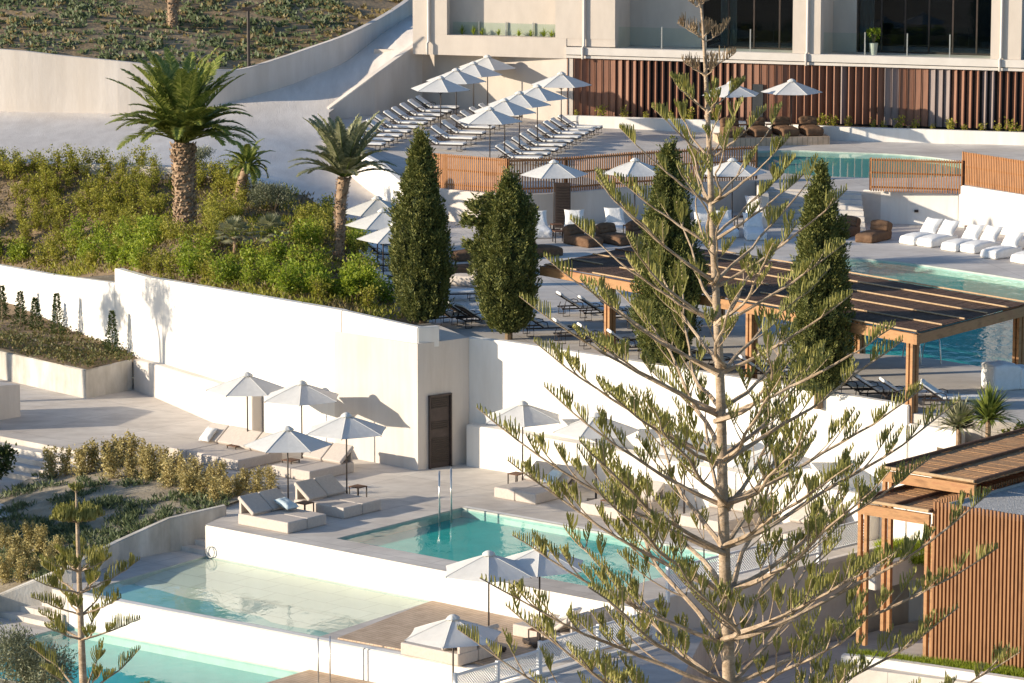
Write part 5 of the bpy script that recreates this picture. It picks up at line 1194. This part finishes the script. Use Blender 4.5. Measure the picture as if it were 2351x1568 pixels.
bush('potted_tree', 'small tree in a pale pot on the balcony', FA+fu*U(1992, 10)+fin*1.3+Vector((0, 0, ZF-FA.z+.45)), (.28, .28, .33), 420, .13, .08, L_shrubb, 14, .18, 'potted plant', 3)
b = MB(); b.tube([(0, 0, 0), (0, 0, .55)], [.14, .20], 14); o = b.build('plant_pot', facade_trim, None); o.location = FA+fu*U(1992, 10)+fin*1.3+Vector((0, 0, ZF-FA.z+.005)); tag(o, 'pale tapered plant pot on the balcony under a small tree', 'pot')
def grass_tuft(name, label, loc, n, L, W, mat, seed, spread=.7, cat='plant', group=None, h=0):
    t = thing(name, label, cat, loc, 0, group); b = MB(); rg_ = random.Random(seed)
    for k in range(n):
        az = rg_.uniform(0, 6.28); el = rg_.uniform(R(90-90*spread), R(88)); d = Vector((math.cos(az)*math.cos(el), math.sin(az)*math.cos(el), math.sin(el))); sd = Vector((-math.sin(az), math.cos(az), 0))*W/2; l = L*rg_.uniform(.7, 1.1); p = Vector((0, 0, h)); m_ = p+d*l*.55; e = p+d*l+Vector((0, 0, -.22*l*math.cos(el)))
        b.add([p-sd*.6, p+sd*.6, m_+sd, m_-sd], [(0, 1, 2, 3)]); b.add([m_-sd, m_+sd, e], [(0, 1, 2)])
    b.build('leaves', mat, t, fixn=False)
    if h: s = MB(); s.tube([(0, 0, -.2), (0, 0, h)], [.09, .08], 8); s.build('trunk', palmbark, t)
    return t
for i, x in enumerate([1052, 1078, 1098, 1136, 1182, 1210, 1240, 1258]):
    grass_tuft('strap_plant', f'strap leaved plant in the balcony planter, {ordn[i]} from left', FA+fu*U(x, 9)+fin*.6+Vector((0, 0, 9.2-FA.z)), 26, .5 if i in (0, 1, 6) else .38, .035, L_shrubb, i, .6, 'plant', 'plants in the balcony planter')
grass_tuft('yucca', 'spiky yucca rosette with a short stem, left of the pair above the warm pergola', Vector((12.95, 111.6, 2.9)), 280, 1.05, .075, L_palmg, 31, .95, 'yucca', None, 1.0)
grass_tuft('yucca', 'taller spiky yucca rosette, right of the pair above the warm pergola', Vector((13.75, 111.2, 2.9)), 300, 1.1, .075, L_palm, 32, 1.0, 'yucca', None, 1.35)
b = MB()
for i in range(1500):
    f = rnd.random(); q = P(1960, 1526, hz_)*(1-f)+P(2420, 1580, hz_)*f+Vector((0, rnd.uniform(.25, 1.0), 0)); q.z = hz_-.02
    if q.x > hx.x-.1 and (q-hx).dot(E2) > -.12 and (q-hx).dot(E1) > -.1: continue
    for j in range(5): b.leaf(q, Vector((rnd.gauss(0, .5), rnd.gauss(0, .5), .8)).normalized(), Vector((rnd.gauss(0, 1), rnd.gauss(0, 1), .2)), .3, .03)
for i in range(900):
    q = P(rnd.uniform(2020, 2140), rnd.uniform(1255, 1295), hz_+.3); q.z = hz_+.2+rnd.uniform(0, .1)
    for j in range(5): b.leaf(q, Vector((rnd.gauss(0, .5), rnd.gauss(0, .5), .8)).normalized(), Vector((rnd.gauss(0, 1), rnd.gauss(0, 1), .2)), .38, .03)
struct(b.build('grass', L_shrubb, fixn=False), 'stuff')
# trees beyond the left edge whose shadows cross the wall, garden and hotel
for i, (x, y, z, r) in enumerate([(-31.5, 134.2, 5.0, 1.7), (-33.5, 138.0, 4.6, 1.4)]): bush('olive_tree', f'loose crowned tree beyond the left edge, {["nearer", "farther"][i]} one', Vector((x, y, z-2.2)), (r, r, r*.85), 2600, .16, .07, L_olive, 20+i, 3.6, 'tree')
for i, (x, y, z, r) in enumerate([(-27.8, 117.2, -1.6, 1.9), (-28.2, 119.2, -1.6, 1.8), (-29.0, 124.6, -1.6, 1.9)]): bush('dark_tree', f'dark rounded tree outside the left edge by the garden, {ordn[i]} of three', Vector((x, y, z)), (r, r*1.1, r*.62), 5200, .2, .11, L_dark, 30+i, [3.3, 3.3, 2.5][i], 'tree')

# ---- columnar cypresses
def cypress(label, base, h, r, seed, prof, n=5200, base_drop=0):
    t = thing('cypress', label, 'cypress', base); rg_ = random.Random(seed)
    def R_(f, a):
        for (f0, r0), (f1, r1) in zip(prof, prof[1:]):
            if f0 <= f <= f1: q = r0+(r1-r0)*(f-f0)/(f1-f0); break
        lump = noise.noise(Vector((math.cos(a)*1.6, math.sin(a)*1.6, f*h*.75+seed)))*.36+noise.noise(Vector((math.cos(a)*3.6, math.sin(a)*3.6, f*h*.55+seed)))*.34+noise.noise(Vector((math.cos(a)*7, math.sin(a)*7, f*h*3+seed)))*.22
        return r*q*(1+lump)
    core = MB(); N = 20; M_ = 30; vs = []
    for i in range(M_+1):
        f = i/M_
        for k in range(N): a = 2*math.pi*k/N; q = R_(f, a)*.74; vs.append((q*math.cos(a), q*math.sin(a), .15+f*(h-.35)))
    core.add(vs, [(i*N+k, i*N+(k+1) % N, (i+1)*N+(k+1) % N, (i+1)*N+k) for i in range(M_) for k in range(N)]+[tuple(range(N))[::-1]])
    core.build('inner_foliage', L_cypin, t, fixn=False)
    b = MB()
    for i in range(n):                      # upright tufts standing proud of the dark inside
        f = rg_.random()**.9; a = rg_.uniform(0, 6.283); rr = R_(f, a)
        if rg_.random() > (rr/r)+.25: continue
        o = Vector((math.cos(a), math.sin(a), 0)); k_ = rg_.uniform(.80, 1.0) if rg_.random() < .93 else rg_.uniform(1.0, 1.16); c = o*rr*k_+Vector((0, 0, .05+f*(h-.3)))
        ax = (o*rg_.uniform(.1, .5)+Vector((rg_.gauss(0, .14), rg_.gauss(0, .14), 1))).normalized(); TL = rg_.uniform(.22, .48); tw = TL*.22
        for j in range(30):
            g = rg_.random(); w_ = tw*math.sin(math.pi*(.12+.80*g)); q = Vector((rg_.gauss(0, 1), rg_.gauss(0, 1), 0)).normalized(); p = c+ax*(TL*g)+q*w_*rg_.uniform(.4, 1)
            d = (ax*.9+q*.75+o*.15).normalized(); b.leaf(p, d, Vector((rg_.gauss(0, 1), rg_.gauss(0, 1), .4)), rg_.uniform(.08, .14), .040)
    b.build('foliage', L_cyp, t, fixn=False)
    s = MB(); s.tube([(0, 0, -.4-base_drop), (0, 0, h*.35)], [.14, .10], 8); s.build('trunk', stem, t); return t
egg = [(0, .58), (.08, .80), (.22, .96), (.38, 1.0), (.52, .86), (.66, .64), (.79, .42), (.90, .20), (1, .02)]
lop = [(0, .45), (.08, .74), (.22, .92), (.45, 1.0), (.62, .92), (.78, .70), (.84, .50), (.9, .22), (.96, .14), (1, .04)]
cyps = [((968, 742), 4.15, 300, 73, egg, 'tall dense cypress at the left, standing at the white wall end'), ((1168, 772), 4.0, 398, 74, lop, 'broad lopsided cypress with a ragged side tuft, second from left'),
        ((1532, 832), 3.9, 328, 82, egg, 'narrow topped cypress just left of the conifer trunk'), ((1880, 888), 3.9, 374, 77, egg, 'narrow topped cypress right of the conifer trunk, over the pergola')]
CY = []
for i, ((x, yb), z, yt, wp, pf, l) in enumerate(cyps):
    q = P(x, yb, z)
    if i > 1: bm_ = P(x, 672 if i == 2 else 731, zr_p); q = Vector((bm_.x, bm_.y-.6, 0)); q.x = (x-1175.5)/FPX*(q.y*cp-(5-HC)*sp); q.z = 4.05
    s_ = FPX/(q.y*cp-(q.z-HC)*sp); CY.append(cypress(l, q, Zr(q.x, q.y, yt)-q.z, wp*.82/s_, 50+i, pf, 1750))
b = MB(); t = CY[1]; rg_ = random.Random(4)
for (x0, z0, x1, z1, rr) in [(-.2, 4.0, -1.25, 4.35, .26), (-.3, 3.7, -1.45, 3.85, .20), (-.4, 2.75, -1.35, 3.05, .20), (-.1, 4.4, -.75, 4.5, .24)]:
    for k in range(420):
        f = rg_.random(); q = Vector((x0+(x1-x0)*f, rg_.gauss(0, rr*.5), z0+(z1-z0)*f))+Vector((rg_.gauss(0, rr*.4), 0, rg_.gauss(0, rr*.45)))
        for j in range(3): b.leaf(q, Vector((-.8+rg_.gauss(0, .4), rg_.gauss(0, .4), rg_.gauss(.3, .4))).normalized(), Vector((rg_.gauss(0, 1), rg_.gauss(0, 1), 1)), rg_.uniform(.12, .22), .06)
b.build('side_tuft', L_cyp, t, fixn=False)

# ---- star conifers (upswept whorled branches with comb-like tips)
def comb(b, pts, L, rg_, r=.013, n=18, start=.15, fan=1.0):
    """upright twigs along a shoot, longest at its inner end"""
    for i in range(n):
        f = start+(1-start)*(i+.5)/n; k = min(len(pts)-2, int(f*(len(pts)-1))); g = f*(len(pts)-1)-k
        p = pts[k]*(1-g)+pts[k+1]*g; t = (pts[k+1]-pts[k]).normalized(); side = t.cross(Vector((0, 0, 1)))
        side = side.normalized() if side.length > .05 else Vector((1, 0, 0))
        sg = (1 if i % 2 else -1); l = L*(1.0-.74*f)*rg_.uniform(.85, 1.15)
        d = (Vector((0, 0, 1))*1.0-t*.04+side*sg*fan*rg_.uniform(.08, .46)).normalized(); q1 = p+d*l*.55+side*sg*.02; q2 = p+d*l+t*l*.06+Vector((0, 0, .05*l))
        b.tube([p, q1, q2], [r*.95, r*1.1, r*.55], 3, cap=False); b.f.append((len(b.v)-3, len(b.v)-2, len(b.v)-1))
def star_branch(tree, org, az, reach, rise, r0, nsub, rg_, fol, tipL, e0=None, sublen=1.0, combs=18, twr=.013, name='branch'):
    wd_ = MB(); lf = MB(); N = 12; pts = []
    hz = Vector((math.cos(az), math.sin(az), 0)); sd = Vector((-hz.y, hz.x, 0)); wob = rg_.uniform(-.09, .09); kink = .09
    for i in range(N+1):
        f = i/N; z = rise*(.74*f+.26*f**2.2)
        pts.append(Vector(org)+hz*(reach*f)+sd*(wob*reach*math.sin(f*3)+kink*reach*noise.noise(Vector((f*3.1, az*7, reach)))+rg_.gauss(0, .012))+Vector((0, 0, z+rg_.gauss(0, .010))))
    wd_.tube(pts, [r0*1.12*(1-.78*(i/N)**.8) for i in range(N+1)], 6)
    tl = tipL/max(.3, (reach**2+rise**2)**.5); st = max(.3, 1-tl)
    k = int(st*N); tp = [pts[k]]+pts[k+1:]; comb(lf, tp, min(.40, tipL*.82), rg_, twr, combs, .05)
    for j in range(nsub):
        f = rg_.uniform(.34, .90) if nsub < 5 else .26+.66*(j+rg_.random())/nsub; i = int(f*N); p = pts[i]; t = (pts[i+1]-pts[i]).normalized(); sg = 1 if j % 2 else -1
        l = sublen*(1.05-f*.75)*rg_.uniform(.6, 1.15); q = []; d = (t*.85+sd*sg*rg_.uniform(.35, .8)+Vector((0, 0, rg_.uniform(-.05, .22)))).normalized()
        for m in range(7): g = m/6; q.append(p+d*l*g+Vector((0, 0, .32*l*g*g)))
        wd_.tube(q, [r0*.34*(1-.6*m/6) for m in range(7)], 4)
        tl = min(.95, tipL*.8/l); k = int((1-tl)*6); comb(lf, q[k:], min(.36, tipL*.76)*rg_.uniform(.8, 1.1), rg_, twr, int(combs*.8), .02)
        if l > .7 and rg_.random() < .7:        # a second, shorter shoot
            p2 = q[3]; d2 = (d*.7-sd*sg*.5+Vector((0, 0, .45))).normalized(); q2 = [p2+d2*(l*.42*m/4) for m in range(5)]; wd_.tube(q2, [r0*.18]*5, 4); comb(lf, q2[2:], min(.36, tipL*.8), rg_, twr, int(combs*.7), .0)
    br = wd_.build(name, bark, tree); lf.build('foliage', fol, br, fixn=False); return br
def dist_pt(px, py, Y):                    # point on the photo ray at ground distance Y
    u = (px-1175.5)/FPX; v = (py-784)/FPX; d = Vector((u, cp-v*sp, -sp-v*cp)); t = Y/d.y; return Vector((0, 0, HC))+d*t
YT = 84.0
trpx = [(1606, -30), (1614, 60), (1622, 200), (1628, 330), (1634, 480), (1642, 640), (1650, 800), (1656, 960), (1660, 1160), (1666, 1360), (1674, 1568), (1684, 1900)]
trp = [dist_pt(x, y, YT) for x, y in trpx]
zlow = -6.0; base = Vector((trp[-1].x+.15, YT, zlow)); org = base.copy()
pine = thing('star_conifer', 'huge star shaped conifer in the right foreground with upswept whorled branches', 'conifer', base)
loc = lambda q: Vector(q)-base
tp = [loc(q) for q in trp][::-1]
b = MB(); b.tube([Vector((0, 0, 0))]+spline(tp, 4), [.24]+[.160-.138*(i/(4*(len(tp)-1)))**.95 for i in range(4*(len(tp)-1)+1)], 12); b.build('trunk', bark, pine, smooth=True)
def trunk_at(py):
    for (x0, y0), (x1, y1) in zip(trpx, trpx[1:]):
        if y0 <= py <= y1: f = (py-y0)/(y1-y0); return loc(dist_pt(x0+(x1-x0)*f, py, YT))
rg_ = random.Random(17)
# whorl: row on the trunk, number of branches, reach, rise, radius, side shoots
WH = [(18, 4, .32, .16, .012, 0), (95, 5, .55, .30, .016, 1), (165, 5, .62, .36, .018, 1), (262, 5, .95, .72, .022, 1), (372, 5, 1.45, 1.25, .028, 1), (470, 5, 2.0, 1.75, .034, 1), (560, 5, 2.35, 1.85, .038, 2), (655, 6, 2.9, 2.25, .042, 2),
      (745, 6, 3.1, 2.3, .044, 3), (850, 6, 3.6, 2.45, .048, 4), (960, 6, 4.2, 2.6, .052, 5), (1060, 6, 4.3, 2.8, .054, 6), (1160, 6, 4.75, 3.0, .056, 8), (1262, 6, 5.1, 3.1, .058, 9), (1365, 6, 5.4, 3.2, .06, 10), (1470, 6, 5.6, 3.2, .06, 10), (1580, 6, 6.0, 3.3, .06, 10), (1700, 5, 6.2, 3.4, .06, 9), (1820, 4, 6.5, 3.5, .06, 8)]
for wi, (py, nb_, reach, rise, r0, ns) in enumerate(WH):
    o = trunk_at(py); a0 = wi*1.1+.35
    for k in range(nb_):
        az = a0+2*math.pi*k/nb_+rg_.uniform(-.22, .22); rc = reach*rg_.uniform(.82, 1.08); dry = py < 200
        star_branch(pine, o+Vector((0, 0, rg_.uniform(-.10, .10))), az, rc, rise*rc/reach*rg_.uniform(.85, 1.12), r0, max(0, ns+rg_.randint(-1, 1)) if ns > 1 else ns, rg_, L_pinedry if dry else L_pine, (.42 if dry else min(.54, .36+.018*wi)), sublen=.35+.25*reach, combs=13 if dry else 17, twr=.010 if dry else .0165)
# slender young tree at the left
YS = 97.0; sp_px = [(174, 1105), (177, 1190), (181, 1300), (185, 1420), (191, 1568), (196, 1800)]
st = [dist_pt(x, y, YS) for x, y in sp_px]; base2 = Vector((st[-1].x+.05, YS, -6.0)); young = thing('star_conifer', 'slender young star shaped conifer at the bottom left before the lowest pool', 'conifer', base2)
b = MB(); ty = [q-base2 for q in st][::-1]; b.tube([Vector((0, 0, 0))]+ty, [.15, .115, .10, .08, .06, .042, .015], 10); b.build('trunk', bark, young, smooth=True)
def ty_at(py):
    for (x0, y0), (x1, y1) in zip(sp_px, sp_px[1:]):
        if y0 <= py <= y1: f = (py-y0)/(y1-y0); return dist_pt(x0+(x1-x0)*f, py, YS)-base2
rg_ = random.Random(5)
for py, n_, reach, rise, r0, ns, tl in [(1130, 6, .22, .16, .010, 0, .24), (1198, 15, .70, .18, .014, 3, .55), (1312, 6, 1.05, .46, .026, 2, .75), (1362, 5, 1.55, .72, .03, 2, 1.0), (1412, 5, 1.15, .62, .03, 1, .7), (1468, 5, 1.5, .55, .034, 1, .7), (1592, 5, 1.6, .95, .036, 1, .7), (1690, 5, 1.6, 1.1, .036, 1, .7)]:
    a0 = rg_.uniform(0, 6)
    if py in (1362, 1592, 1690): a0 = .12
    for k in range(n_):
        az = a0+2*math.pi*k/n_+rg_.uniform(-.2, .2); star_branch(young, ty_at(py), az, reach*rg_.uniform(.85, 1.1), rise*rg_.uniform(.85, 1.15), r0, ns, rg_, L_pine, tl, sublen=.55 if py != 1198 else .35, combs=24, twr=.015)
